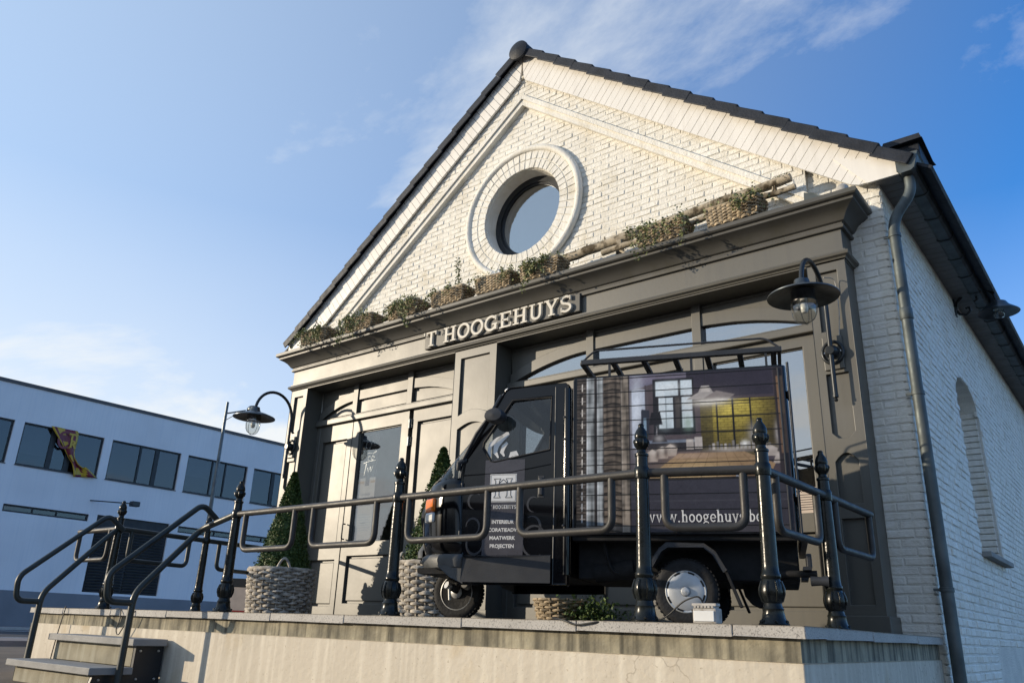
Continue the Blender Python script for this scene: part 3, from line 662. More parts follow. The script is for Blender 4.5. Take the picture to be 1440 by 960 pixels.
leaf(-7.475, -6.60, 0.02, 2.672, [(-7.385, -6.70, .93, 2.50, 'panel'), (-7.385, -6.70, .16, .76, 'panel')], 'side_panel')
for z in (2.42, 2.18, .55):
    MB().lathe([(.013, 0), (.013, .13)], lambda a, b_, h, z=z: (-7.51 + a, YB - .022 + b_, z + h), 10).build('hinge', 'lamp_zinc', door, smooth=40)
    MB().box(-7.54, -7.482, YB - .016, YB - .008, z + .01, z + .12).build('hinge_plate', 'lamp_zinc', door)
MB().tube(round_path([(-8.60, YB - .03, 1.22), (-8.60, YB - .075, 1.22), (-8.60, YB - .075, 1.02), (-8.60, YB - .03, 1.02)], .03), .009, 8).build('handle', 'lamp_metal', door, smooth=50)
bx('threshold', -8.67, -7.54, 0, .03, YB - .05, YB + .05, m='paving_slab')
# right bay: three glazed lights over panels
bay(-5.845, -2.085, -4.665, -3.345, True)
for x0, x1 in ((-5.77, -4.72), (-4.61, -3.40), (-3.29, -2.16)):
    leaf(x0, x1, .02, 2.672, [(x0 + .10, x1 - .12, 1.00, 2.56, 'pane_sky'), (x0 + .10, x1 - .12, .18, .84, 'panel')], 'window_leaf')
for mx in (-4.665, -3.345): bx('mullion', mx - .05, mx + .05, 0, 2.675, YB - .008, YB + .03)
# room behind the glass
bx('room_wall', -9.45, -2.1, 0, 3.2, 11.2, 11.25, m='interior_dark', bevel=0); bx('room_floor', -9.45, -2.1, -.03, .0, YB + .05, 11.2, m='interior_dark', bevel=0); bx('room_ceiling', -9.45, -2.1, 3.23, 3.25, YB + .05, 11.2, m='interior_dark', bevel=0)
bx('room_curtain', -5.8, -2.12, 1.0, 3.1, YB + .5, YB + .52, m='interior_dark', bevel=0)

# ------------------------------------------------------------------ lettering helpers
def glyph(ch):
    """serif letter strokes in units of cap height: list of (points, width); returns strokes and advance"""
    st, th, sf = .19, .12, .10; A = arc
    def stem(x, y0=0, y1=1, serif=(1, 1), w=st, sw=.20):
        r = [([(x, y0), (x, y1)], w)]
        if serif[0]: r.append(([(x - sw, y0 + sf / 2), (x + sw, y0 + sf / 2)], sf))
        if serif[1]: r.append(([(x - sw, y1 - sf / 2), (x + sw, y1 - sf / 2)], sf))
        return r
    if ch == "'": return [([(.06, 1.0), (.10, .78)], [.13, .05])], .16
    if ch == 'T': return stem(.40, 0, 1, (1, 0)) + [([(.02, .94), (.78, .94)], .12), ([(.06, .97), (.06, .72)], .09), ([(.74, .97), (.74, .72)], .09)], .84
    if ch == 'H': return stem(.21) + stem(.72) + [([(.2, .5), (.73, .5)], th)], .98
    if ch == 'O': return [(A(.43, .5, .36, .43, 0, 345, 23) , .17, 1)], .90
    if ch == 'G': return [(A(.43, .5, .36, .43, 42, 330, 22), .165), ([(.735, .06), (.735, .42)], .17), ([(.50, .42), (.86, .42)], sf), ([(.74, .66), (.74, .96)], .08)], .95
    if ch == 'E': return stem(.20, 0, 1, (1, 1)) + [([(.2, .94), (.72, .94)], th), ([(.2, .06), (.74, .06)], th), ([(.2, .5), (.55, .5)], th), ([(.71, .99), (.71, .72)], .09), ([(.73, .01), (.73, .30)], .09), ([(.55, .38), (.55, .62)], .08)], .82
    if ch == 'U': return [([(.20, 1), (.20, .34)] + [(x, y) for x, y in A(.45, .34, .25, .28, 180, 360, 12)][1:] + [(.70, 1)], .165), ([(.02, .95), (.38, .95)], sf), ([(.54, .95), (.86, .95)], sf)], .92
    if ch == 'Y': return [([(.42, 0), (.42, .45)], st), ([(.14, .96), (.42, .43)], .17), ([(.72, .96), (.42, .43)], .14), ([(.22, .05), (.62, .05)], sf), ([(-.02, .95), (.30, .95)], sf), ([(.56, .95), (.86, .95)], sf)], .86
    if ch == 'S': return [(A(.36, .73, .25, .21, 40, 260, 12) + A(.36, .27, .27, .22, 80, -140, 12)[1:], .155), ([(.60, .70), (.60, .98)], .08), ([(.10, .02), (.10, .32)], .08)], .74
    x = .66; lw, ls = .13, .07
    if ch == 'w': return [([(.08, x), (.26, 0), (.44, x)], .10), ([(.44, x), (.62, 0), (.80, x)], .10), ([(-.02, x - .03), (.20, x - .03)], .06), ([(.34, x - .03), (.54, x - .03)], .06), ([(.70, x - .03), (.90, x - .03)], .06)], .92
    if ch == 'o': return [(A(.26, x / 2, .21, x / 2 - .04, 0, 345, 16), .11, 1)], .56
    if ch == 'e': return [(A(.26, x / 2, .21, x / 2 - .04, 0, 320, 16), .10), ([(.06, x / 2), (.46, x / 2)], .06)], .53
    if ch == 'h': return [([(.12, 0), (.12, 1.0)], lw), ([(.12, .44), (.22, .60), (.36, .60), (.44, .46), (.44, 0)], .11), ([(.0, .03), (.26, .03)], .06), ([(.32, .03), (.56, .03)], .06), ([(.0, .96), (.12, .96)], .06)], .60
    if ch == 'g': return [(A(.24, .44, .17, .18, 0, 345, 14), .10, 1), (A(.25, -.10, .21, .13, 0, 345, 14), .08, 1), ([(.14, .26), (.12, .12), (.34, .05)], .08), ([(.38, .58), (.52, .64)], .08)], .56
    if ch == 'u': return [([(.12, x), (.12, .18), (.20, .06), (.34, .06), (.44, .18)], .11), ([(.46, x), (.46, 0)], lw), ([(.0, x - .03), (.13, x - .03)], .06), ([(.34, x - .03), (.46, x - .03)], .06), ([(.46, .03), (.58, .03)], .06)], .60
    if ch == 'y': return [([(.08, x), (.28, .04)], .11), ([(.48, x), (.26, -.08), (.12, -.24), (.02, -.22)], .08), ([(-.02, x - .03), (.20, x - .03)], .06), ([(.36, x - .03), (.56, x - .03)], .06)], .56
    if ch == 's': return [(A(.20, .48, .13, .13, 30, 260, 8) + A(.20, .19, .15, .14, 80, -140, 8)[1:], .09)], .42
    if ch == 'b': return [([(.12, 0), (.12, 1.0)], lw), (A(.27, x / 2, .19, x / 2 - .05, 120, -120, 12), .11), ([(.0, .96), (.12, .96)], .06)], .56
    if ch == '.': return [([(.08, .0), (.08, .12)], .13)], .26
    return [], .38
def letters(text, x, z, h, fn, d0, d1, squeeze=1.0, mb=None, track=.04):
    mb = mb or MB(); n = 0
    for ch in text:
        st, adv = glyph(ch)
        for s in st:
            n += 1; e = .0006 * (n % 5)
            cl_ = len(s) > 2
            w = [q * h for q in s[1]] if isinstance(s[1], list) else s[1] * h
            mb.ribbon([(x + a * h * squeeze, z + b_ * h) for a, b_ in s[0]], w, fn, d0 + (e if d0 < d1 else -e), d1, cl_)
        x += (adv + track) * h * squeeze
    return mb, x
def text_width(text, h, squeeze=1.0, track=.04): return sum((glyph(c)[1] + track) for c in text) * h * squeeze
def font_mesh(text, h, align='CENTER', bold=0.0):
    cu = bpy.data.curves.new('txt', 'FONT'); cu.body = text; cu.size = h; cu.align_x = align; cu.offset = bold; cu.fill_mode = 'FRONT'
    o = bpy.data.objects.new('txt', cu); C.objects.link(o); bpy.context.view_layer.update()
    me = bpy.data.meshes.new_from_object(o.evaluated_get(bpy.context.evaluated_depsgraph_get())); bpy.data.objects.remove(o)
    vs = [tuple(v.co) for v in me.vertices]; fs = [tuple(p.vertices) for p in me.polygons]; bpy.data.meshes.remove(me); return vs, fs

# shop sign
SG = thing('shop_sign', (-5.84, YF, 3.37), "raised cream capital letters T HOOGEHUYS on a board fixed to the fascia", 'sign')
bx('sign_board', -7.03, -4.60, 3.345, 3.565, YF - .05, YF - .002, SG, 'taupe_dirty', .006)
tw = text_width("'T HOOGEHUYS", .205); sq = 2.36 / tw
xcur = -7.03
for ch in "'T HOOGEHUYS":
    if ch == ' ': xcur += (.38 + .04) * .205 * sq; continue
    mb, x2 = letters(ch, xcur, 3.355, .205, FX, YF - .088, YF - .049, sq); mb.build('letter', 'letter_cream', SG, bevel=.003); xcur = x2

# ------------------------------------------------------------------ railings
POSTP = [(.076, 0), (.078, .012), (.070, .020), (.060, .040), (.053, .075), (.055, .085), (.049, .095), (.045, .112), (.052, .120), (.061, .145), (.064, .170), (.060, .200), (.052, .222), (.046, .232), (.052, .240), (.052, .256), (.046, .264), (.043, .30), (.0415, .42), (.0375, .74), (.0365, .775), (.043, .780), (.0455, .800), (.0455, .825), (.042, .842), (.0365, .848), (.035, .905), (.040, .910), (.040, .922), (.028, .930), (.025, .945), (.032, .958), (.043, .975), (.045, .992), (.040, 1.004), (.037, 1.010), (.040, 1.022), (.038, 1.040), (.029, 1.062), (.019, 1.076), (.016, 1.084), (.018, 1.092), (.012, 1.102), (0, 1.106)]
post_me = None
def post(parent, x, y):
    global post_me
    if post_me is None:
        m = MB(); m.lathe(POSTP, n=22)
        for k_ in range(8):                                    # leaf ribs on the bulb, knurls on the finial
            q = R(45 * k_); m.tube([(math.cos(q) * r, math.sin(q) * r, z) for r, z in ((.052, .122), (.065, .160), (.065, .185), (.052, .222))], .007, 6)
            m.tube([(math.cos(q) * r, math.sin(q) * r, z) for r, z in ((.038, .966), (.046, .992), (.040, 1.004))], .005, 5)
        for k_ in range(6):
            q = R(60 * k_); m.lathe([(.011, 0), (.011, .008), (.006, .013), (0, .014)], lambda a, b_, h, q=q: (.076 * math.cos(q) * .88 + a, .076 * math.sin(q) * .88 + b_, .018 + h), 6)
        m.box(-.085, .085, -.085, .085, .0, .006)
        post_me = m.mesh('post', 'iron_black')
    o = link('post', post_me, parent, smooth=38); o.location = Vector((x, y, -.0015)) - Vector(parent.location); return o
RZL, RLO, RR = .81, .50, .0265
def rail(parent, pts, r=RR, m='rail_grey', name='top_rail', rad=.07): return MB().tube(round_path(pts, rad, 6), r, 12).build(name, m, parent, smooth=60)
def loop(parent, p0, p1, m='rail_grey', lo=RLO):
    """U-shaped drop bar hanging from the top rail between two plan points"""
    (x0, y0), (x1, y1) = p0, p1
    return rail(parent, [(x0, y0, RZL), (x0, y0, lo), (x1, y1, lo), (x1, y1, RZL)], .0235, m, 'drop_loop', .075)
PY = 4.02
P1, P2, P3 = (-6.265, PY), (-4.245, PY), (-2.245, PY); P4 = (-1.615, 4.235); P5 = (-1.60, 5.22); PL = (-8.60, 4.14); PLB = (-8.78, 5.28)
g = 'railings of the terrace'
RF = thing('front_railing', (-4.2, PY, 0), 'grey tube railing between black cast iron posts along the front edge of the terrace', 'railing', None)
for p in (P1, P2, P3, P4): post(RF, *p)
rail(RF, [(*P1, RZL), (*P3, RZL)]); rail(RF, [(*P3, RZL), (P4[0] + .01, P4[1], RZL)])
for p0, p1 in ((-6.12, -5.44), (-5.20, -4.47), (-4.13, -3.40), (-3.13, -2.45)): loop(RF, (p0, PY), (p1, PY))
def lerp(a, b_, t): return (a[0] + (b_[0] - a[0]) * t, a[1] + (b_[1] - a[1]) * t)
loop(RF, lerp(P3, P4, .19), lerp(P3, P4, .84))
RRT = thing('side_railing', (-1.6, 5.2, 0), 'dark railing with one black post returning from the corner towards the dark pilaster', 'railing')
post(RRT, *P5); rail(RRT, [(P4[0], P4[1] - .0, RZL), (-1.60, 5.22, RZL), (-1.585, 6.18, RZL)])
loop(RRT, (-1.612, 4.40), (-1.604, 5.06)); loop(RRT, (-1.598, 5.40), (-1.588, 6.14))
RLT = thing('side_railing', (-8.7, 5.2, 0), 'black railing returning past the stair head to the taupe pilaster', 'railing')
post(RLT, *PL); post(RLT, *PLB)
rail(RLT, [(*PL, RZL), (*PLB, RZL), (-9.0, 6.93, RZL)], m='handrail_green'); loop(RLT, lerp(PL, PLB, .14), lerp(PL, PLB, .80), 'handrail_green'); loop(RLT, lerp(PLB, (-9.0, 6.93), .12), lerp(PLB, (-9.0, 6.93), .62), 'handrail_green')
rail(RLT, [(PL[0], PL[1], RZL), (-9.45, 4.12, RZL)]); loop(RLT, (-9.42, 4.12), (-8.75, 4.13))
def handrail(x, px, py, label):
    o = thing('stair_handrail', (x, 3.49, GZ), label, 'handrail')
    MB().tube(round_path([(x, 3.49, GZ), (x, 3.49, .12), (x, 4.00, .70), (px, py, RZL)], .09, 6), .0275, 12).build('lower_tube', 'handrail_green', o, smooth=60)
    MB().tube(round_path([(x, 3.49, .045), (x, 3.27, .045), (x, 3.245, .26), (x, 3.98, .925), (x - .0, 4.16, .79)], .075, 6), .0260, 12).build('upper_loop', 'handrail_green', o, smooth=60)
    MB().lathe([(.05, 0), (.05, .008), (.03, .012)], lambda a, b_, h: (x + a, 3.49 + b_, GZ + h), 14).build('foot_plate', 'handrail_green', o)
    return o
handrail(-6.765, P1[0] - .02, P1[1], 'bent tube handrail beside the black side panel of the steps')
handrail(-8.53, PL[0], PL[1], 'bent tube handrail on the road side of the steps')

# ------------------------------------------------------------------ wall lamps
def shade(m, fn, r, mi=None):
    m.lathe([(0, .135), (.030, .135), (.060, .130), (.066, .105), (.072, .085), (.085, .060), (r * .62, .030), (r * .97, -.012), (r, -.020), (r, -.028), (r * .95, -.018), (r * .6, .018), (.080, .045), (.05, .05), (0, .05)], fn, 36, mi)
def lamp_head(o, pos, r):
    fn = lambda a, b_, h: (pos[0] + a, pos[1] + b_, pos[2] + h)
    m = MB(); shade(m, fn, r); m.build('lamp_shade', 'lamp_zinc' if r > .2 else 'lamp_metal', o, smooth=35)
    m = MB(); m.lathe([(.098, .02), (.100, -.03), (.100, -.075)], fn, 28); m.build('glass_collar', 'chrome', o, smooth=40)
    m = MB(); m.lathe([(.096, -.07), (.102, -.12), (.096, -.18), (.075, -.225), (.04, -.25), (0, -.258)], fn, 28); m.build('glass_bowl', 'lamp_glass', o, smooth=60)
    m = MB()
    for q in range(0, 360, 90): m.tube([fn(.104 * math.cos(R(q)) * k_, .104 * math.sin(R(q)) * k_, h) for k_, h in ((1, -.06), (1.03, -.12), (.97, -.18), (.76, -.23), (.40, -.257), (0, -.266))], .003, 5)
    m.build('guard_wire', 'lamp_zinc', o)
    MB().lathe([(.0, .05), (.028, .05), (.028, -.06), (.020, -.075), (.030, -.10), (.033, -.135), (.022, -.165), (0, -.172)], fn, 16).build('bulb', 'lens_white', o, smooth=50)
def gooseneck(x, label):
    o = thing('wall_lamp', (x, YF, 2.30), label, 'lamp', None)
    y0 = 6.865
    MB().box(x - .085, x + .085, YF - .022, YF + .002, 2.19, 2.50).build('back_plate', 'taupe', o, bevel=.006)
    MB().tube([(x + .088 * math.cos(R(q)), YF - .028, 2.345 + .10 * math.sin(R(q))) for q in range(0, 360, 15)], .016, 8, closed=True).build('rosette', 'lamp_metal', o, smooth=60)
    MB().lathe([(0, .09), (.035, .09), (.055, .07), (.062, .03), (.05, 0)], lambda a, b_, h: (x + a, YF - .02 - h, 2.345 + b_), 20).build('boss', 'lamp_metal', o, smooth=40)
    for s in (-1, 1): MB().lathe([(0, .014), (.010, .012), (.013, 0)], lambda a, b_, h: (x + s * .072 + a, YF - .022 - h, 2.345 + b_), 10).build('bolt', 'chrome', o, smooth=40)
    apx = [(x, y0, 1.93), (x, y0, 2.72)] + [(x, 6.555 + .31 * math.cos(R(q)), 2.76 + .32 * math.sin(R(q))) for q in range(0, 171, 10)] + [(x, 6.245, 2.76)]
    MB().tube(apx, .021, 14).build('swan_neck', 'lamp_metal', o, smooth=60)
    MB().lathe([(0, -.05), (.012, -.048), (.018, -.035), (.010, -.02), (.024, -.012), (.024, .01)], lambda a, b_, h: (x + a, y0 + b_, 1.93 + h), 14).build('end_knob', 'lamp_metal', o, smooth=40)
    lamp_head(o, (x, 6.245, 2.66), .29)
    return o
LR = gooseneck(-1.925, 'swan neck lamp with wide shade on the dark pilaster near the downpipe')
MB().tube(round_path([(-1.86, YF - .004, 2.50), (-1.83, YF - .02, 2.75), (-1.84, YF - .02, 3.05), (-1.90, 6.80, 3.02)], .08), .004, 6).build('cable', 'white_plastic', LR, smooth=60)
gooseneck(-9.67, 'swan neck lamp with wide shade on the pale pilaster above the potted cone bush')
LS = thing('wall_lamp', (CX, 10.56, 3.9), 'scrolled iron bracket lamp under the gutter on the side wall', 'lamp')
y = 10.56
MB().box(CX - .02, CX + .03, y - .05, y + .05, 3.80, 4.02).build('wall_plate', 'lamp_metal', LS, bevel=.01)
MB().tube([(CX + .02, y, 3.84), (CX + .05, y, 3.98), (CX + .13, y, 4.07), (CX + .26, y, 4.105), (CX + .38, y, 4.08), (CX + .45, y, 4.0), (CX + .47, y, 3.90)], .017, 10).build('arm', 'lamp_metal', LS, smooth=60)
MB().tube([(CX + .02, y, 3.90), (CX + .06, y, 3.82), (CX + .13, y, 3.80), (CX + .18, y, 3.84), (CX + .17, y, 3.89), (CX + .13, y, 3.88)], .015, 8).build('scroll', 'lamp_metal', LS, smooth=60)
MB().tube([(CX + .22, y, 4.09), (CX + .26, y, 4.03), (CX + .27, y, 3.97), (CX + .23, y, 3.95)], .012, 8).build('scroll', 'lamp_metal', LS, smooth=60)
MB().tube([(CX + .36, y, 4.08), (CX + .42, y, 4.10), (CX + .45, y, 4.14)], [.012, .012, .02], 8).build('scroll', 'lamp_metal', LS, smooth=60)
pos = (CX + .47, y, 3.76); fn = lambda a, b_, h: (pos[0] + a, pos[1] + b_, pos[2] + h)
MB().lathe([(0, .15), (.03, .15), (.10, .12), (.13, .07), (.22, .0), (.228, -.01), (.21, .0), (.12, .06), (0, .08)], fn, 30).build('lamp_shade', 'lamp_zinc', LS, smooth=40)
MB().lathe([(.055, .03), (.065, -.02), (.05, -.065), (0, -.085)], fn, 20).build('glass_bowl', 'lamp_glass', LS, smooth=60)

# ------------------------------------------------------------------ wicker baskets, topiary, ivy
def wicker(rows, stakes, shape, rr, m, flat=1.6):
    """woven wall: shape(t, h01) -> (x, y, z, nx, ny)"""
    mb = MB()
    for r in range(rows):
        pts = []; h = (r + .5) / rows
        for i in range(stakes * 4):
            x, y_, z, nx, ny = shape(i / (stakes * 4), h); d = rr * 1.25 * math.cos(math.pi * (i / 4 + r))
            pts.append((x + nx * d, y_ + ny * d, z + random.uniform(-.25, .25) * rr))
        mb.tube(pts, rr, 5, closed=True, flat=flat)
    for i in range(stakes):
        a = shape(i / stakes, 0.0); c = shape(i / stakes, 1.0); mb.tube([(a[0], a[1], a[2]), (c[0], c[1], c[2])], rr * .8, 5)
    return mb
def leaf_cloud(pts, size, mb=None, aim=None):
    """small folded leaves at given points with jitter"""
    mb = mb or MB()
    for p in pts:
        p = Vector(p); s = size * random.uniform(.65, 1.3)
        d = Vector((random.gauss(0, 1), random.gauss(0, 1), random.gauss(0, 1)))
        if aim: d += Vector(aim(p)) * 1.4
        d.normalize(); u = d.orthogonal().normalized(); u = (Matrix.Rotation(random.uniform(0, 6.28), 3, d) @ u); w = d.cross(u)
        mb.add([p, p + u * s * .5 + w * s * .42 + d * s * .1, p + u * s, p + u * s * .5 - w * s * .42 + d * s * .1], [(0, 1, 2), (0, 2, 3)])
    return mb
# tall round baskets with clipped cone bushes
def round_shape(r0, r1, h):
    return lambda t, k_: ((r0 + (r1 - r0) * k_) * math.cos(2 * math.pi * t), (r0 + (r1 - r0) * k_) * math.sin(2 * math.pi * t), h * k_, math.cos(2 * math.pi * t), math.sin(2 * math.pi * t))
bsk_h = .55
bsk = wicker(16, 24, round_shape(.35, .40, bsk_h), .0165, 'wicker_grey', 1.25); 
bsk.tube([(.405 * math.cos(q / 30 * 6.2832), .405 * math.sin(q / 30 * 6.2832), bsk_h + .006 * (q % 2)) for q in range(30)], .022, 6, closed=True)
bsk_me = bsk.mesh('basket', 'wicker_grey')
hd_me = []
for a0 in (-55, 125):
    hd = MB(); hd.tube([(.40 * math.cos(R(a0 + q)), .40 * math.sin(R(a0 + q)), bsk_h - .03 + .15 * math.sin(math.pi * (q + 13) / 26)) for q in range(-13, 14, 2)], .016, 6); hd_me.append(hd.mesh('handle', 'wicker_grey'))
ln_me = MB().lathe([(0, .03), (.34, .03), (.385, bsk_h - .04), (0, bsk_h - .03)], n=24).mesh('liner', 'soil')
pts = []
H = 1.27
for i in range(19000):
    t = random.random() ** 1.35; q = random.uniform(0, 2 * math.pi)
    r = (.318 * (1 - t) ** .88 + .012) * (1 + .05 * math.sin(5 * q + 9 * t) + .04 * math.sin(11 * q - 17 * t))
    r *= 1 - abs(random.gauss(0, .08)) if random.random() < .90 else random.uniform(1.0, 1.13)
    if t < .06: r *= .85 + t * 2.5
    pts.append((r * math.cos(q), r * math.sin(q), bsk_h - .04 + t * H))
box_me = leaf_cloud(pts, .026, aim=lambda p: (p.x * 3, p.y * 3, .5)).mesh('foliage', 'leaf_box')
core_me = MB().lathe([(.28, bsk_h - .05), (.25, bsk_h + .2), (.16, bsk_h + .65), (.06, bsk_h + 1.02), (0, bsk_h + 1.14)], n=20).mesh('twig_core', 'leaf_box')
def topiary(x, y_, rz, label):
    o = thing('topiary', (x, y_, -.003), label, 'potted bush', None, rz)
    for n_, me in (('basket', bsk_me), ('handle', hd_me[0]), ('handle', hd_me[1]), ('liner', ln_me), ('foliage', box_me), ('twig_core', core_me)): link(n_, me, o, 60 if n_ in ('basket', 'handle') else None)
    return o
topiary(-8.66, 6.32, R(20), 'clipped cone bush in a grey wicker basket left of the glazed door')
topiary(-5.90, 6.20, R(75), 'clipped cone bush in a grey wicker basket behind the black three-wheeler nose')
# low basket with trailing green under the van, by the wall
lo = thing('low_planter', (-4.62, 6.62, -.003), 'low wicker basket with dark trailing shrub under the three-wheeler by the shopfront', 'planter')
sh = round_shape(.20, .25, .24)
link('basket', wicker(10, 18, sh, .0115, 'wicker_brown', 1.2).mesh('basket', 'wicker_brown'), lo, smooth=60)
link('soil', MB().lathe([(0, .02), (.19, .02), (.23, .2), (0, .21)], n=20).mesh('soil', 'soil'), lo)
pts = [(.33 + random.gauss(0, .15), random.gauss(.02, .10), abs(random.gauss(.09, .07))) for i in range(1500)]
link('foliage', leaf_cloud(pts, .035).mesh('foliage', 'leaf_box'), lo)

# window-box baskets on the cornice
BW, BD, BH = .56, .22, .195
def rect_shape(t, k_):
    f = .90 + .10 * k_; w, d = BW * f, BD * f; per = 2 * (w + d); q = t * per
    if q < w: return (-w / 2 + q, -d / 2, BH * k_, 0, -1)
    q -= w
    if q < d: return (w / 2, -d / 2 + q, BH * k_, 1, 0)
    q -= d
    if q < w: return (w / 2 - q, d / 2, BH * k_, 0, 1)
    q -= w
    return (-w / 2, d / 2 - q, BH * k_, -1, 0)
wb = wicker(11, 30, rect_shape, .0095, 'wicker_brown'); 
wb.tube([rect_shape(i / 60, 1.0)[:3] for i in range(60)], .015, 6, closed=True)
wb_me = wb.mesh('basket', 'wicker_brown')
so_me = MB().box(-BW * .46, BW * .46, -BD * .44, BD * .44, .01, BH - .02).mesh('soil', 'soil')
CT = 3.822
BXS = [(-9.20, 'ivy basket at the pale end of the cornice, first from the rake foot', 1.5), (-8.21, 'ivy basket on the cornice, second from the pale rake foot', 1.3), (-7.33, 'ivy basket on the cornice just before the first sign letter', 1.5), (-6.52, 'basket with one tall sprig on the cornice above the letter H', .45), (-5.76, 'basket on the cornice directly under the round window', .7), (-5.06, 'bushy green basket on the cornice at the foot of the window ring', 1.4), (-3.48, 'green basket on the cornice beneath the birch pole, beyond the sign', 1.2), (-2.68, 'basket on the cornice below the sawn end of the birch pole', 1.0)]
for bi, (x, lab, amt) in enumerate(BXS):
    o = thing('window_basket', (x, 6.83, CT - .002), lab, 'basket', 'wicker baskets along the cornice', random.uniform(-.03, .03))
    link('basket', wb_me, o, 60); link('soil', so_me, o)
    pts = []
    for c_ in range(int(17 * amt)):
        cx_, cy_ = random.uniform(-BW / 2, BW / 2), random.uniform(-BD / 2, BD / 2); hh = random.uniform(.03, .15)
        for k_ in range(22): pts.append((cx_ + random.gauss(0, .038), cy_ + random.gauss(0, .035), BH - .02 + abs(random.gauss(0, hh * .6))))
    # trailing strands over the front
    st_ = MB()
    for c_ in range(int(7 * amt) if amt > 1.1 else 3):
        x0 = random.uniform(-BW / 2, BW / 2); L = random.uniform(.10, .46 if amt > 1.1 else .22); y0 = -BD / 2 - .01; path_ = []
        for k_ in range(14):
            t = k_ / 13; xx = x0 + .07 * math.sin(3 * t + c_) + .06 * t * random.uniform(-1, 1) * .3; yy = y0 - .03 - .04 * min(1, t * 3); zz_ = BH + .02 - L * t
            if zz_ < .03: yy -= .06
            path_.append((xx, yy, zz_))
            for _ in range(4): pts.append((xx + random.gauss(0, .018), yy + random.gauss(0, .012), zz_ + random.gauss(0, .02)))
        st_.tube(path_, .0025, 4)
    # side spread to the neighbours
    for c_ in range(int(22 * amt)): pts.append((random.choice((-1, 1)) * (BW / 2 + abs(random.gauss(0, .06))), random.gauss(-.03, .06), BH * random.uniform(.2, 1.15)))
    link('foliage', leaf_cloud(pts, .029, aim=lambda p: (0, -.6, .5)).mesh('foliage', 'leaf_ivy'), o)
    if st_.v: stuff(link('stems', st_.mesh('stems', 'stem'), o))
    if bi == 3:
        tp = [(.05 + .012 * math.sin(k_ * .6), 0.03, BH + .045 * k_) for k_ in range(11)]
        link('sprig_stem', MB().tube(tp, [.006 - .0004 * k_ for k_ in range(11)], 5).mesh('sprig_stem', 'stem'), o)
        link('sprig_leaves', leaf_cloud([(p[0] + random.gauss(0, .022 + .03 * math.exp(-k_ * .5)), p[1] + random.gauss(0, .02), p[2] + random.gauss(0, .018)) for k_, p in enumerate(tp) for _ in range(14)], .030).mesh('sprig_leaves', 'leaf_pale'), o)
# birch poles lying behind the baskets
def log(name, p0, p1, r, label, mossy=True, seed=0, knob=0):
    rr = random.Random(seed); n = 22; P0, P1_ = Vector(p0), Vector(p1)
    c_ = [P0.lerp(P1_, i / n) + Vector((0, rr.uniform(-.006, .006), rr.uniform(-.006, .006))) for i in range(n + 1)]
    base = thing(name, (P0 + P1_) / 2, label, 'log')
    MB().tube(c_, [r * (1 - .15 * i / n) * rr.uniform(.93, 1.07) for i in range(n + 1)], 14).build('trunk', 'birch_bark', base, smooth=60)
    for _ in range(knob): 
        q = P0.lerp(P1_, rr.uniform(.1, .95)); MB().tube([q, q + Vector((.01, rr.uniform(-.04, .0), r + .03))], [.018, .009], 7).build('branch_stub', 'birch_bark', base, smooth=60)
    if mossy:
        pts = []
        for _ in range(520):
            t = rr.random(); q = P0.lerp(P1_, t); a = R(rr.gauss(65, 40))
            if math.sin(t * 31 + seed) + math.sin(t * 13) < -.2: continue
            pts.append(q + Vector((0, -math.cos(a), math.sin(a))) * r * .95)
        stuff(leaf_cloud(pts, .016).build('moss_tufts', 'moss', base))
    return base
log('birch_pole', (-4.98, 7.03, 4.12), (-2.16, 7.00, 4.26), .055, 'thick mossy birch pole lying along the cornice, its sawn end by the roof foot', True, 3, 5)
log('birch_pole', (-4.30, 6.90, 3.98), (-2.08, 6.86, 4.06), .036, 'thinner pale pole lying in front of the thick mossy one', False, 5, 3)
log('birch_pole', (-9.78, 7.02, 4.02), (-4.95, 7.03, 4.06), .040, 'long thin pole lying behind the baskets from the rake foot to the round window', True, 9, 9)
sp = thing('pole_trestle', (-4.12, 6.95, CT), 'small wooden trestle propping the birch pole on the cornice', 'trestle')
MB().box(-4.16, -4.09, 6.96, 7.04, CT - .003, 4.13).build('prop', 'birch_bark', sp, bevel=.006); MB().tube([(-4.10, 6.93, 3.98), (-3.92, 6.86, CT)], .014, 8).build('brace', 'birch_bark', sp)
for px_, lab in ((-2.02, 'pale curved ceramic shard leaning on the cornice end'), ):
    tag(MB().prism([(-2.03, CT - .004), (-1.86, CT - .004), (-1.84, CT + .05), (-1.93, CT + .13), (-2.02, CT + .16)], FX, 6.90, 6.93).build('slate_shard', 'zinc', None, bevel=.004), 'grey zinc flashing piece standing on the cornice end', 'flashing')
tag(MB().lathe([(0, 0), (.05, .0), (.062, .03), (.055, .08), (.03, .105), (0, .11)], lambda a, b_, h: (-1.66 + a, 6.86 + b_, CT - .002 + h), 18).build('security_light', 'white_plastic', None, smooth=50), 'small white rounded lamp unit at the cornice end below the eave', 'lamp')

# ------------------------------------------------------------------ three-wheeled delivery van (local: x forward, y = minus distance from the near side, z up)
VAN = thing('three_wheeler_van', (-2.40, 4.82, -.003), 'black three-wheeled delivery van with a kitchen picture on its cargo box', 'van', None, R(200))
W = 1.24; YC = -W / 2
VS = lambda a, b_, d: (a, -d, b_)                             # side mapping: (forward, height, distance from near side)
def vb(mb, name, mats, parent=VAN, smooth=None, bevel=0): return mb.build(name, mats, parent, smooth, bevel, local=True)
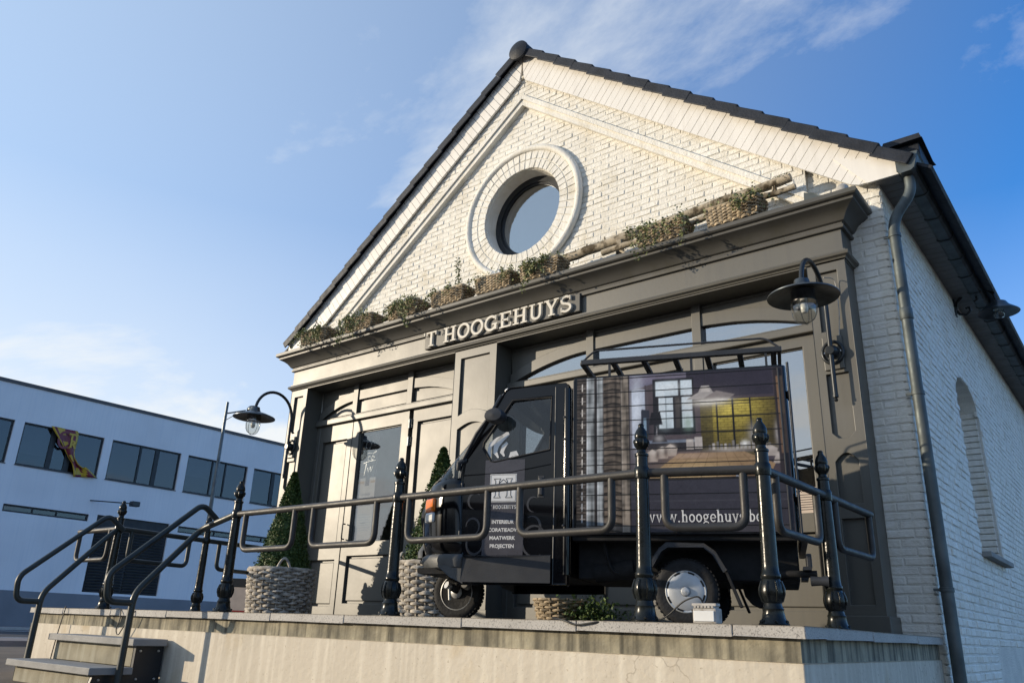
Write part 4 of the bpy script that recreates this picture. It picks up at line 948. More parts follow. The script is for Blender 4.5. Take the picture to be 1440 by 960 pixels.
# cargo box
BX0, BX1, BZ0, BZ1 = -.72, .735, .565, 1.675
cb = MB(); rc = .05
box_out = [(BX1, 0)] + [(BX0 + rc + rc * math.cos(R(q)), -rc + rc * math.sin(R(q))) for q in range(90, 181, 15)] + [(BX0 + rc + rc * math.cos(R(q)), -W + rc + rc * math.sin(R(q))) for q in range(180, 271, 15)] + [(BX1, -W)]
cb.prism(box_out, lambda a, b_, d: (a, b_ , d), BZ0, BZ1)
CB = vb(cb, 'cargo_box', 'van_black', bevel=.014)
# horizontal ribs pressed into the box side
for i in range(11):
    z = BZ0 + .055 + i * .103
    vb(MB().box(BX0 + .06, BX1 - .02, .0, .0045, z - .0022, z + .0022), 'side_rib', 'ink_line', CB)
for s, n_ in ((0, 'corner_trim'), (1, 'corner_trim')):
    vb(MB().box(BX1 - .006 if s else BX0 + .045, BX1 + .006 if s else BX0 + .057, -.01, .008, BZ0 + .01, BZ1 - .02), n_, 'van_plastic', CB, bevel=.003)
# the printed picture on the near side: a fine grid carrying the ink colours of the photograph print
import numpy as np
PW, PH = BX1 - BX0 - .04, BZ1 - BZ0 - .02
def paint_print():
    w, h = 640, 480; rng = np.random.default_rng(4)
    P, Q = np.meshgrid((np.arange(w) + .5) / w, (np.arange(h) + .5) / h); I = np.zeros((h, w, 3)) + (.085, .068, .085)
    def lay(mask, col, a=1.0): c = np.asarray(col, float); mm = (mask * a)[..., None]; I[:] = I * (1 - mm) + mm * c
    def rect(p0, p1, q0, q1, col, a=1.0): lay(((P >= p0) & (P < p1) & (Q >= q0) & (Q < q1)).astype(float), col, a)
    def glow(p, q, sp, sq, col, a=1.0): lay(np.exp(-((P - p) / sp) ** 2 - ((Q - q) / sq) ** 2), col, a)
    def poly(pts, col, a=1.0):
        m = np.zeros((h, w), bool); k = len(pts)
        for n_ in range(k):
            (x1_, y1_), (x2_, y2_) = pts[n_], pts[(n_ + 1) % k]
            m ^= ((y1_ > Q) != (y2_ > Q)) & (P < (x2_ - x1_) * (Q - y1_) / (y2_ - y1_ + 1e-12) + x1_)
        lay(m.astype(float), col, a)
    def nz(sp, sq):
        g_ = rng.random((int(sq) + 2, int(sp) + 2)); x_ = P * sp; y_ = Q * sq; xi = x_.astype(int); yi = y_.astype(int); fx = x_ - xi; fy_ = y_ - yi; fx = fx * fx * (3 - 2 * fx); fy_ = fy_ * fy_ * (3 - 2 * fy_)
        return (g_[yi, xi] * (1 - fx) + g_[yi, xi + 1] * fx) * (1 - fy_) + (g_[yi + 1, xi] * (1 - fx) + g_[yi + 1, xi + 1] * fx) * fy_
    glow(.45, .75, .28, .4, (.13, .105, .115)); rect(.55, .95, .83, 1, (.055, .048, .068)); poly([(.27, .90), (.40, .94), (.40, 1), (.27, 1)], (.20, .19, .26)); poly([(.27, 1), (.27, .93), (.55, .965), (.55, 1)], (.24, .22, .29), .8)
    rect(.28, .345, .52, .90, (.50, .55, .66)); glow(.305, .75, .03, .25, (.75, .80, .88), .8); rect(.345, .352, .5, .93, (.10, .08, .09)); glow(.352, .62, .04, .12, (.06, .05, .06), .8)
    # window
    rect(.385, .585, .595, .965, (.035, .033, .04))
    for a, c_, b0, b1 in ((.398, .508, .85, .948), (.520, .575, .85, .948), (.412, .482, .755, .838), (.524, .573, .755, .838), (.412, .482, .64, .746), (.524, .573, .64, .746)): rect(a, c_, b0, b1, (.66, .74, .80))
    rect(.492, .513, .64, .838, (.09, .08, .08)); glow(.55, .67, .022, .05, (.28, .40, .33), .8); glow(.44, .67, .03, .04, (.42, .50, .52), .6); rect(.446, .449, .64, .838, (.2, .22, .24)); glow(.47, .91, .05, .03, (.85, .9, .93), .6)
    for a, c_ in ((.41, .41), (.535, .41)): rect(a, a + .03, .64, .95, (1, 1, 1), .10)
    # lampshade and jars on the sill
    poly([(.362, .665), (.428, .665), (.418, .745), (.374, .745)], (.03, .028, .034)); poly([(.392, .56), (.400, .665), (.404, .56)], (.35, .34, .36)); poly([(.322, .60), (.362, .60), (.366, .76), (.326, .77)], (.05, .055, .075)); rect(.336, .350, .63, .71, (.25, .35, .45))
    rect(.36, .63, .545, .565, (.20, .23, .29)); rect(.36, .63, .49, .545, (.05, .045, .05)); poly([(.375, .552), (.45, .552), (.43, .60), (.385, .60)], (.06, .055, .065)); glow(.41, .575, .02, .02, (.5, .48, .48), .7)
    # lit brick niche
    m_ = ((P > .61) & (P < .955) & (Q > .45) & (Q < .81)).astype(float); lit = np.exp(-((P - .77) / .13) ** 2 - ((Q - .77) / .10) ** 2); side_ = np.exp(-((P - .70) / .17) ** 2 - ((Q - .68) / .20) ** 2)
    lay(m_, (.07, .052, .025)); I[:] += (m_ * (lit * 1.0 + side_ * .50))[..., None] * np.array((.46, .38, .075))
    row = np.floor(Q * 62); bj = ((Q * 62) % 1 < .22) | (((P * 30 + (row % 2) * .5) % 1) < .10); I[:] *= (1 - .38 * m_ * bj)[..., None]; I[:] *= (1 + .35 * m_ * (nz(60, 62) - .5))[..., None]
    rect(.61, .665, .45, .81, (.03, .028, .03), .55)
    for p in (.683, .757, .838): rect(p, p + .008, .50, .81, (.02, .02, .02))
    for q in (.60, .692, .775): rect(.683, .846, q, q + .007, (.02, .02, .02), .9)
    for n_ in range(16):
        p = .64 + n_ * .018; hh = .03 + .03 * rng.random(); rect(p, p + .012, .49, .49 + hh, tuple(np.array((.45, .42, .40)) * rng.uniform(.3, 1.2)))
    glow(.806, .525, .016, .020, (.8, .8, .78)); glow(.845, .60, .022, .05, (.38, .36, .34), .7); glow(.86, .56, .03, .03, (.5, .47, .44), .6)
    rect(.60, .955, .475, .492, (.06, .045, .04)); glow(.74, .49, .10, .018, (.50, .46, .42), .7)
    # pendant lamp
    rect(.636, .639, .89, 1, (.04, .04, .045)); poly([(.545, .818), (.735, .818), (.672, .862), (.655, .905), (.62, .905), (.605, .862)], (.46, .43, .42)); poly([(.69, .868), (.775, .838), (.735, .80), (.60, .80)], (.26, .23, .23)); poly([(.615, .862), (.662, .862), (.648, .90), (.627, .90)], (.60, .56, .53))
    glow(.645, .795, .075, .020, (1.0, .98, .90)); glow(.70, .805, .05, .012, (.95, .92, .85), .9); glow(.645, .80, .12, .07, (.45, .40, .36), .35)
    # chairs, table
    for x0, y0 in ((.345, .43), (.392, .447), (.432, .462)):
        poly([(x0, y0), (x0 + .055, y0), (x0 + .064, y0 + .05), (x0 + .03, y0 + .078), (x0 + .002, y0 + .055)], (.46, .40, .36)); glow(x0 + .034, y0 + .06, .018, .015, (.66, .60, .55), .8); glow(x0 + .008, y0 + .02, .010, .03, (.15, .12, .11), .9)
    for x0, y0 in ((.89, .445), (.925, .40)): poly([(x0, y0), (x0 + .05, y0), (x0 + .06, y0 + .045), (x0 + .02, y0 + .075)], (.42, .37, .34)); glow(x0 + .03, y0 + .05, .02, .015, (.6, .55, .52), .7)
    rect(.537, .572, .50, .565, (.42, .38, .36)); rect(.577, .612, .505, .578, (.50, .46, .44)); glow(.555, .555, .015, .008, (.7, .66, .62), .8)
    poly([(.335, .318), (.905, .318), (.935, .40), (.80, .478), (.50, .478)], (.36, .25, .15)); tm = ((Q > .318) & (Q < .478) & (P > .34) & (P < .93)); glow(.58, .36, .16, .06, (.62, .47, .26), .8 ); glow(.55, .46, .12, .02, (.50, .37, .30), .6); glow(.80, .345, .10, .05, (.20, .12, .07), .7); rect(.30, .345, .318, .48, (.085, .068, .085)); 
    for n_ in range(8): poly([(.37 + n_ * .075, .318), (.373 + n_ * .075, .318), (.535 + n_ * .036, .478), (.533 + n_ * .036, .478)], (.15, .10, .06), .7)
    for n_ in range(4): rect(.36 + .02 * n_, .90, .338 + .034 * n_, .341 + .034 * n_, (.2, .14, .08), .5)
    poly([(.755, .32), (.80, .32), (.79, .375), (.765, .375)], (.34, .36, .42)); poly([(.74, .375), (.86, .375), (.90, .318), (.80, .318)], (.13, .08, .05), .6)
    glow(.955, .58, .012, .07, (.45, .42, .42), .8)
    # plain lower band
    rect(.265, 1, 0, .318, (.062, .060, .078)); rect(.265, 1, .312, .322, (.02, .02, .025)); rect(.265, 1, .185, .19, (.10, .10, .12)); rect(.265, 1, 0, .05, (.09, .085, .095), .6)
    rect(.955, 1, .31, 1, (.05, .04, .045)); rect(.966, .994, .46, .94, (.25, .16, .10)); rect(.966, .994, .46, .70, (.14, .09, .07), .6)
    # shutter and planks on the leading end
    g1 = nz(14, 60); g2 = nz(90, 7); rect(0, .268, 0, 1, (.10, .085, .075))
    lv = ((Q * 21 + .10 * np.sin(P * 60)) % 1); sh2 = ((P > .138) & (P < .224)).astype(float); lay(sh2, (.17, .14, .115)); I[:] *= (1 - sh2 * (.75 * (lv < .22) + .35 * (lv > .8)))[..., None]
    fine = ((Q * 46) % 1 < .35) & (P < .05); I[:] *= (1 - .6 * fine)[..., None]
    for a, c_ in ((.052, .094), (.104, .138)): rect(a, c_, 0, 1, (.33, .35, .36)); rect(a, a + .006, 0, 1, (.5, .52, .54)); rect(c_ - .005, c_, 0, 1, (.12, .11, .11))
    rect(.095, .103, 0, 1, (.03, .028, .03)); rect(.226, .266, 0, 1, (.25, .215, .18)); rect(.226, .232, 0, 1, (.34, .30, .26)); rect(.262, .268, 0, 1, (.07, .06, .06))
    wm = (P < .268).astype(float); I[:] *= (1 + wm * (1.1 * (g2 - .5) + .7 * (g1 - .5)))[..., None]
    for q in (.06, .13, .20, .275, .34, .41, .48, .56, .66, .74, .82, .91): rect(.026, .032, q, q + .05, (.85, .80, .74) if q > .3 else (.5, .52, .55)); rect(.018, .045, q + .02, q + .026, (.45, .42, .4), .6)
    I[:] *= (1 + .16 * (nz(120, 90) - .5) + .10 * (nz(30, 22) - .5))[..., None]
    return np.clip(I.reshape(h // 2, 2, w // 2, 2, 3).mean((1, 3)), .004, 1.0)
ART = (paint_print() * 1.02) ** 1.15; ah, aw = ART.shape[:2]
pm = MB(); pm.v = [(BX1 - .02 - (i_ + .5) / aw * PW, .0015, BZ0 + .01 + (j_ + .5) / ah * PH) for j_ in range(ah) for i_ in range(aw)]
pm.f = [(j_ * aw + i_, (j_ + 1) * aw + i_, (j_ + 1) * aw + i_ + 1, j_ * aw + i_ + 1) for j_ in range(ah - 1) for i_ in range(aw - 1)]; pm.m = [0] * len(pm.f)
mat('vinyl_print', (.1, .1, .1), 0.30, spec=0.28, var=0.02); vt_ = MATS['vinyl_print'].node_tree; at_ = vt_.nodes.new('ShaderNodeVertexColor'); at_.layer_name = 'ink'; vt_.links.new(at_.outputs['Color'], vt_.nodes['Principled BSDF'].inputs['Base Color'])
po_ = vb(pm, 'printed_picture', 'vinyl_print', CB); ca_ = po_.data.color_attributes.new('ink', 'FLOAT_COLOR', 'POINT')
ca_.data.foreach_set('color', np.concatenate([ART.reshape(-1, 3), np.ones((ah * aw, 1))], 1).astype(np.float32).ravel())
lm = MB(); letters('www.hoogehuys.be', 0, 0, .078, lambda a, b_, d: (BX1 - .02 - .335 * PW - a, d, BZ0 + .075 + b_), .0022, .0027, .93, lm, .06)
vb(lm, 'web_lettering', 'ink_white', CB)
# rear sticker, rear frame, hinges
vb(MB().box(BX0 - .003, BX0 + .001, -.20, -.10, .62, .78), 'sticker', 'ink_white', CB)
for z in (.75, 1.45): vb(MB().box(BX0 - .02, BX0 + .002, -.10, -.02, z, z + .05), 'rear_hinge', 'van_plastic', CB, bevel=.004)
vb(MB().tube([(BX0 - .01, -.015, BZ0), (BX0 - .012, -.015, BZ1 + .02)], .009, 8), 'rear_rod', 'van_plastic', CB)
# roof rack
RK = vb(MB().box(-.705, .69, -.045, -.005, 1.775, 1.812), 'roof_rack', 'van_plastic', bevel=.004)
vb(MB().box(-.705, .69, -W + .005, -W + .045, 1.775, 1.812), 'side_bar', 'van_plastic', RK, bevel=.004)
for i in range(7): x = -.67 + i * .222; vb(MB().box(x, x + .038, -W + .04, -.03, 1.778, 1.806), 'slat', 'van_plastic', RK, bevel=.003)
for x in (-.69, .675):
    vb(MB().box(x - .012, x + .012, -W + .01, -.01, 1.78, 1.81), 'end_bar', 'van_plastic', RK, bevel=.004)
for yy in (-.025, -W + .025):
    vb(MB().tube(round_path([(.685, yy, 1.80), (.59, yy, 1.882), (-.60, yy, 1.882), (-.70, yy, 1.80)], .04), .008, 8), 'guard_rail', 'van_plastic', RK, smooth=60)
    for x in (-.60, -.1, .48): vb(MB().box(x - .008, x + .008, yy - .008, yy + .008, 1.66, 1.78), 'rack_foot', 'van_plastic', RK)
# chassis
vb(MB().box(-.70, .74, -W + .17, -.17, .285, .565), 'chassis', 'chassis', bevel=.01)
vb(MB().box(-.70, .75, -.14, -.03, .525, .566), 'side_beam', 'chassis', bevel=.006)
vb(MB().tube([(-.45, -.5, .26), (-.45, -.8, .26)], .12, 14), 'gear_case', 'chassis')
vb(MB().tube([(0, -.12, .205), (0, -W + .12, .205)], .035, 10), 'rear_axle', 'chassis')
vb(MB().tube([(.35, -.20, .36), (.62, -.22, .33)], .07, 12), 'fuel_tank', 'chassis', smooth=50)
for x in (.30, .55): vb(MB().tube(round_path([(x, -.12, .52), (x - .05, -.14, .33), (x - .25, -.2, .30)], .05), .012, 8), 'under_pipe', 'chassis', smooth=60)
vb(MB().tube(round_path([(-.30, -.3, .33), (-.60, -.12, .33), (-.80, -.10, .33)], .06), .022, 10), 'exhaust', 'chassis', smooth=60)
vb(MB().box(-.765, -.72, -W + .04, -.04, .52, .565), 'rear_bumper', 'van_plastic', bevel=.008)
for yy in (-.14, -W + .14):
    tl_ = vb(MB().box(-.775, -.742, yy - .09, yy + .09, .36, .45), 'tail_light', 'van_plastic', bevel=.008); vb(MB().box(-.77, -.72, yy - .10, yy + .10, .35, .37), 'light_bracket', 'van_plastic', tl_)
vb(MB().tube([(-.76, -.06, .285), (-.82, -.05, .285), (-.86, -.05, .285)], [.03, .026, .034], 12), 'tow_roller', 'van_plastic', smooth=50)
# wheels
def tyre(mb, r, w, fn):
    mb.lathe([(r * .62, -w * .42), (r * .80, -w * .50), (r * .93, -w * .46), (r, -w * .34), (r, w * .34), (r * .93, w * .46), (r * .80, w * .50), (r * .62, w * .42)], fn, 40)
    for k_ in range(44):                                        # tread blocks
        q = 2 * math.pi * k_ / 44
        for s in (-1, 1):
            c_, s_ = math.cos(q + s * .02), math.sin(q + s * .02); c2, s2 = math.cos(q + .09), math.sin(q + .09)
            vs_ = [fn(c * rr_, sn * rr_, h) for rr_ in (r * .985, r * 1.022) for c, sn, h in ((c_, s_, s * w * .06), (c2, s2, s * w * .06), (c2, s2, s * w * .43), (c_, s_, s * w * .43))]
            mb.add(vs_, [(4, 5, 6, 7), (0, 1, 5, 4), (1, 2, 6, 5), (2, 3, 7, 6), (3, 0, 4, 7)])
def rear_wheel(yy, out):
    fn = lambda a, b_, h: (a, yy + h, .208 + b_)
    m = MB(); tyre(m, .204, .105, fn); o = vb(m, 'rear_wheel', 'rubber', smooth=35)
    d = out * .050
    fo = lambda a, b_, h: (a, yy + out * h, .208 + b_)
    vb(MB().lathe([(0, .02), (.128, .02), (.132, .044), (.126, .050), (.116, .048), (.108, .052), (.040, .060), (.030, .058), (.029, .066), (.022, .074), (0, .078)], fo, 40), 'hub_cap', 'hubcap', o, smooth=30)
    for k_ in range(8):
        q = 45 * k_ + 20
        pts = [(.118 * math.cos(R(q + t)), .118 * math.sin(R(q + t))) for t in range(-11, 12, 4)]
        mm = MB(); mm.ribbon(pts, .011, lambda a, b_, dd: fo(a, b_, dd), .046, .0515); vb(mm, 'cap_slot', 'ink_black', o)
    vb(MB().lathe([(.022, .060), (.030, .0615), (.031, .058)], fo, 24), 'hub_ring', 'ink_black', o)
    return o
rear_wheel(-.075, 1); rear_wheel(-W + .075, -1)
# wheel arches with mud flaps
for yy, o_ in ((-.0, 1), (-W, -1)):
    ap_ = [(.225, .37), (.155, .475), (.105, .505), (-.13, .505), (-.20, .455), (-.265, .34)]
    ai = [(.205, .355), (.14, .452), (.098, .478), (-.125, .478), (-.18, .435), (-.245, .33)]
    fo = vb(MB().prism(ap_ + ai[::-1], lambda a, b_, d, yy=yy, o_=o_: (a, yy + o_ * d, b_), -.17, .03), 'wheel_arch', 'van_plastic', bevel=.005)
    vb(MB().prism([(-.245, .345), (-.26, .35), (-.345, .125), (-.328, .12)], lambda a, b_, d, yy=yy, o_=o_: (a, yy + o_ * d, b_), -.15, .0), 'mud_flap', 'rubber', fo)
# front wheel
FWX = 1.80
fn = lambda a, b_, h: (FWX + a, YC + h, .200 + b_)
m = MB(); tyre(m, .196, .10, fn); fw = vb(m, 'front_wheel', 'rubber', smooth=35)
for s in (1, -1):
    fs_ = lambda a, b_, h: (FWX + a, YC + s * h, .200 + b_)
    vb(MB().lathe([(.040, .015), (.10, .012), (.118, .030), (.126, .046), (.132, .044), (.132, .03)], fs_, 36), 'rim', 'steel_rim', fw, smooth=35)
    vb(MB().lathe([(0, .065), (.03, .062), (.045, .05), (.05, .02)], fs_, 20), 'hub', 'steel_rim', fw, smooth=40)
    for k_ in range(4): q = R(45 + 90 * k_); vb(MB().lathe([(0, .03), (.009, .028), (.010, .014)], lambda a, b_, h: fs_(a + .07 * math.cos(q), b_ + .07 * math.sin(q), h), 8), 'wheel_nut', 'bolt_steel', fw)
vb(MB().tube(round_path([(FWX, YC + .09, .20), (FWX - .05, YC + .10, .30), (FWX - .22, YC + .06, .50)], .05), .030, 12), 'fork', 'chassis', smooth=60)
vb(MB().tube([(FWX + .02, YC + .085, .23), (FWX + .05, YC + .13, .25)], .028, 12), 'fork_boss', 'steel_rim', smooth=50)
vb(MB().tube([(FWX - .10, YC + .07, .24), (FWX - .10, YC + .14, .255)], .026, 12), 'fork_boss', 'steel_rim', smooth=50)
vb(MB().tube([(FWX + .03, YC + .12, .245), (FWX + .02, YC + .12, .14)], .012, 8), 'brake_arm', 'bolt_steel', smooth=50)
# cab: side panels with window openings
win_o = [(1.200, 1.530), (.900, 1.545), (.910, 1.155), (1.320, 1.078), (1.350, 1.083), (1.415, 1.185), (1.412, 1.222)]
door_out = [(.775, .235), (1.545, .235), (1.560, .60), (1.575, .95), (1.555, 1.10), (1.285, 1.565), (1.255, 1.610), (1.22, 1.628), (.80, 1.635), (.775, 1.62)]
for s, yy in ((1, 0.0), (-1, -W)):
    f_ = lambda a, b_, d: (a, yy - s * d, b_)
    cs = vb(MB().prism(door_out, f_, .0, .035, [win_o]), 'cab_side', 'van_black', bevel=.010)
    vb(MB().prism([(a * .997 + .003, b_) for a, b_ in win_o], f_, .013, .017), 'side_window', 'pane_van', cs)
    vb(MB().tube([f_(a, b_, .004) for a, b_ in win_o], .010, 6, closed=True), 'window_seal', 'rubber', cs, smooth=60)
    vb(MB().tube([f_(.876, .235, -.001), f_(.872, .9, -.001), f_(.872, 1.615, -.001)], .004, 6), 'door_seam', 'van_grey_plastic' if s > 0 else 'rubber', cs)
    vb(MB().tube([f_(1.556, .42, .0), f_(1.562, .95, .0)], .006, 6), 'door_gap', 'ink_black', cs)
    vb(MB().prism([(.895, .252), (1.522, .252), (1.518, .405), (.895, .412)], f_, -.030, .01), 'sill_cover', 'van_plastic', cs, bevel=.012)
    vb(MB().tube([f_(.885, .425, .0), f_(1.545, .418, .0)], .004, 6), 'door_gap', 'ink_black', cs)
    vb(MB().tube([f_(.90, 1.05, .001), f_(1.20, 1.00, .001), f_(1.555, .985, .001)], .005, 6), 'door_crease', 'van_black', cs, smooth=60)
    for z in (.52, .86): vb(MB().tube([f_(1.562, z, -.008), f_(1.562, z + .07, -.008)], .011, 8), 'door_hinge', 'van_plastic', cs, smooth=60)
    vb(MB().box(.945, .992, yy - .004, yy + .004, .815, .97), 'handle_plate', 'van_plastic', cs, bevel=.003)
    h_ = vb(MB().box(.952, .985, yy - .02 if s > 0 else yy - .02, yy + .02, .83, .955), 'door_handle', 'van_plastic', cs, bevel=.008)
    vb(MB().tube([f_(.785, .30, .01), f_(.785, 1.60, .01)], .028, 10), 'rear_pillar', 'van_black', cs, smooth=60)
    for z in (.62, 1.22, 1.38): vb(MB().lathe([(0, .008), (.008, .006), (.010, 0)], lambda a, b_, h: (.80 + a, yy + s * (h + .026), z + b_), 8), 'rivet', 'van_plastic', cs)
# lower nose: lofted skin
def plan(us, uf, w_in, n=14, ex=2.2):
    """half outline from the near side round to the centre line"""
    pts = []
    for i in range(n + 1):
        q = math.pi / 2 * i / n; pts.append((us + (uf - us) * math.sin(q) ** (2 / ex), -w_in - (W / 2 - w_in) * (1 - math.cos(q) ** (2 / ex))))
    return pts
def skin(rows, name, m, parent=VAN, cap=False, ex=2.2, n=14, th=None):
    """rows: (z, us, uf, inset)"""
    mb = MB(); allp = []
    for z, us, uf, w_in in rows:
        h_ = plan(us, uf, w_in, n, ex); full = h_ + [(x, -W - y_) for x, y_ in h_[-2::-1]]; allp.append([(x, y_, z) for x, y_ in full])
    k_ = len(allp[0])
    mb.add([p for r_ in allp for p in r_], [(i * k_ + j, i * k_ + j + 1, (i + 1) * k_ + j + 1, (i + 1) * k_ + j) for i in range(len(allp) - 1) for j in range(k_ - 1)] + ([tuple(range(k_))[::-1], tuple((len(allp) - 1) * k_ + j for j in range(k_))] if cap else []))
    o = vb(mb, name, m, parent, smooth=40)
    if th: so_ = o.modifiers.new('thick', 'SOLIDIFY'); so_.thickness = th
    return o
nose = skin([(.40, 1.53, 1.98, .0), (.52, 1.545, 2.02, .0), (.68, 1.555, 2.035, .0), (.82, 1.565, 2.025, .0), (.92, 1.572, 1.99, .0), (.965, 1.570, 1.945, .0)], 'nose_panel', 'van_black', th=.012)
bm_ = skin([(.335, 1.53, 1.95, .004), (.350, 1.53, 1.99, -.012), (.395, 1.53, 2.025, -.015), (.418, 1.53, 2.02, -.008), (.435, 1.53, 1.99, .005)], 'front_bumper', 'van_grey_plastic', cap=False, th=.012)
for s_, y_e in ((1, .0), (-1, -W)): vb(MB().prism([(1.528, .243), (1.615, .272), (1.70, .345), (1.528, .345)], lambda a, b_, d, y_e=y_e, s_=s_: (a, y_e - s_ * d, b_), -.012, .10), 'bumper_corner', 'van_grey_plastic', bm_, bevel=.008)
vb(MB().box(1.78, 2.08, YC - .15, YC + .15, .400, .43), 'mudguard_top', 'van_grey_plastic', bm_, bevel=.012)
skin([(.43, 1.98, 2.085, .30), (.48, 1.99, 2.09, .32), (.56, 1.98, 2.05, .38)], 'nose_guard', 'van_grey_plastic', cap=True)
vb(MB().box(.80, 1.90, -W + .06, -.06, .30, .34), 'cab_floor', 'chassis')
# windscreen and pillars
ws_rows = [(.965, 1.560, 1.93, .012), (1.10, 1.535, 1.78, .016), (1.30, 1.425, 1.57, .02), (1.50, 1.315, 1.42, .024), (1.575, 1.272, 1.37, .026)]
skin(ws_rows, 'windscreen', 'pane_screen', ex=2.6)
for yy in (-.016, -W + .016):
    vb(MB().tube([(1.580, yy, .94), (1.558, yy, 1.10), (1.425, yy, 1.33), (1.285, yy, 1.575)], .026, 10), 'screen_pillar', 'van_black', smooth=60)
skin([(1.565, 1.27, 1.39, .02), (1.60, 1.24, 1.375, .015), (1.635, 1.20, 1.33, .03), (1.648, 1.12, 1.24, .08)], 'roof_front', 'van_black', ex=2.6, cap=True)
vb(MB().box(.78, 1.26, -W + .01, -.01, 1.605, 1.645), 'cab_roof', 'van_black', bevel=.02)
vb(MB().lathe([(0, .03), (.02, .026), (.028, .01), (.028, 0)], lambda a, b_, h: (1.275 + h, -.12 + a, 1.64 + b_), 14), 'marker_lamp', 'lens_white', smooth=50)
vb(MB().prism([(-W + .03, .32), (-.03, .32), (-.03, 1.61), (-W + .03, 1.61)], lambda a, b_, d: (d, a, b_), .775, .80, [[(-W + .20, 1.12), (-.20, 1.12), (-.20, 1.52), (-W + .20, 1.52)]]), 'cab_back', 'van_black')
# cab interior
vb(MB().box(.84, 1.22, -W + .12, -.12, .34, .74), 'seat_base', 'seat_cloth', bevel=.05)
vb(MB().prism([(.82, .74), (.98, .74), (.92, 1.18), (.84, 1.18)], lambda a, b_, d: (a, d, b_), -W + .2, -.2), 'seat_back', 'seat_cloth', bevel=.03)
vb(MB().box(1.50, 1.75, -W + .08, -.08, .80, .965), 'dashboard', 'van_plastic', bevel=.03)
vb(MB().tube([(1.42 + .05 * math.sin(R(q)), YC + .17 * math.cos(R(q)), 1.02 + .16 * math.sin(R(q))) for q in range(0, 360, 15)], .014, 8, closed=True), 'steering_wheel', 'van_plastic', smooth=60)
vb(MB().tube([(1.42, YC, 1.02), (1.62, YC, .80)], .02, 8), 'steering_column', 'van_plastic')
# mirrors, lamps
for yy, s in ((0.0, 1), (-W, -1)):
    f2 = lambda a, b_, h: (1.295 + a * .062 + h * .02, yy + s * (.10 + h), 1.392 + b_ * .055)
    mi_ = vb(MB().lathe([(0, -.075), (.6, -.072), (.92, -.05), (1, .0), (.98, .03), (.8, .055), (0, .062)], f2, 20), 'mirror', 'van_plastic', smooth=50)
    # lengthen the housing along the side
    for v_ in mi_.data.vertices: v_.co.x = 1.295 + (v_.co.x - 1.295) * 1.25
    vb(MB().tube([(1.37, yy + s * .08, 1.37), (1.45, yy + s * .06, 1.28), (1.56, yy + s * .02, 1.10)], .013, 8), 'mirror_arm', 'van_plastic', mi_, smooth=60)
    vb(MB().tube([(1.545, yy + s * .0, 1.10), (1.59, yy + s * .03, 1.075), (1.60, yy + s * .0, 1.03)], .02, 8), 'arm_bracket', 'van_plastic', mi_, smooth=60)
    lx, ly = 1.86, -.10 if s > 0 else -W + .10
    li = vb(MB().box(-.06, .06, -.05, .04, -.075, .0, ), 'indicator', 'lens_white', bevel=.016); li.location = (1.825, ly, .735); li.rotation_euler = (0, 0, -s * R(40))
    lu = vb(MB().box(-.062, .062, -.052, .042, .0, .10), 'indicator_lens', 'indicator', li, bevel=.016)
for yy in (-.36, -W + .36):
    hl = vb(MB().lathe([(0, .03), (.06, .026), (.085, .01), (.09, -.02)], lambda a, b_, h: (1.985 + h, yy + a, .72 + b_), 24), 'headlight', 'lens_white', smooth=50); vb(MB().lathe([(.085, .008), (.098, .01), (.10, -.02)], lambda a, b_, h: (1.985 + h, yy + a, .72 + b_), 24), 'headlight_ring', 'van_plastic', hl, smooth=50)
vb(MB().box(.815, .875, -.05, .0, .535, .735), 'filler_neck', 'van_plastic', bevel=.02)
# graphics on the near door
GP = vb(MB().box(1.092, 1.392, .0, .0024, .415, 1.092), 'door_sign', 'ink_door_grey')
vb(MB().box(1.150, 1.350, .0, .0034, .790, .988), 'sign_emblem', 'ink_white', GP)
def gfn(a, b_, d): return (1.350 - a, d, .790 + b_)
em = MB(); k_ = .0046
for x0 in (.030, .118):                                          # two serif columns and the pointed gable between
    for x in (x0 + .012, x0 + .040): em.ribbon([(x, .045), (x, .150)], .004, gfn, .0030, k_)
    for z in (.030, .165): em.ribbon([(x0, z), (x0 + .052, z)], .004, gfn, .0031, k_)
    for z0, z1 in ((.034, .045), (.161, .150)): em.ribbon([(x0 + .002, z0), (x0 + .012, z1)], .004, gfn, .0032, k_); em.ribbon([(x0 + .050, z0), (x0 + .040, z1)], .004, gfn, .0033, k_)
em.ribbon([(.045, .110), (.10, .160), (.155, .110)], .005, gfn, .0034, k_); em.ribbon([(.052, .088), (.10, .132), (.148, .088)], .004, gfn, .0035, k_)
for e0, e1 in (((.006, .006), (.194, .006)), ((.194, .006), (.194, .192)), ((.194, .192), (.006, .192)), ((.006, .192), (.006, .006))): em.ribbon([e0, e1], .002, gfn, .0029, k_ - .0003)
vb(em, 'emblem_drawing', 'ink_black', GP)
lm = MB(); letters("'T HOOGEHUYS", 0, 0, .026, lambda a, b_, d: (1.352 - a, d, .742 + b_), .0030, .0036, .205 / text_width("'T HOOGEHUYS", .026), lm); vb(lm, 'name_lettering', 'ink_white', GP)
for z, t_ in ((.640, 'INTERIEUR'), (.585, 'DECORATIEADVIES'), (.530, 'MAATWERK'), (.475, 'PROJECTEN')):
    vs_, fs_ = font_mesh(t_, .034, bold=.0012); mm = MB(); mm.add([(1.245 - x, .0032, z + y_) for x, y_, _ in vs_], [f[::-1] for f in fs_]); vb(mm, 'sign_lettering', 'ink_white', GP)
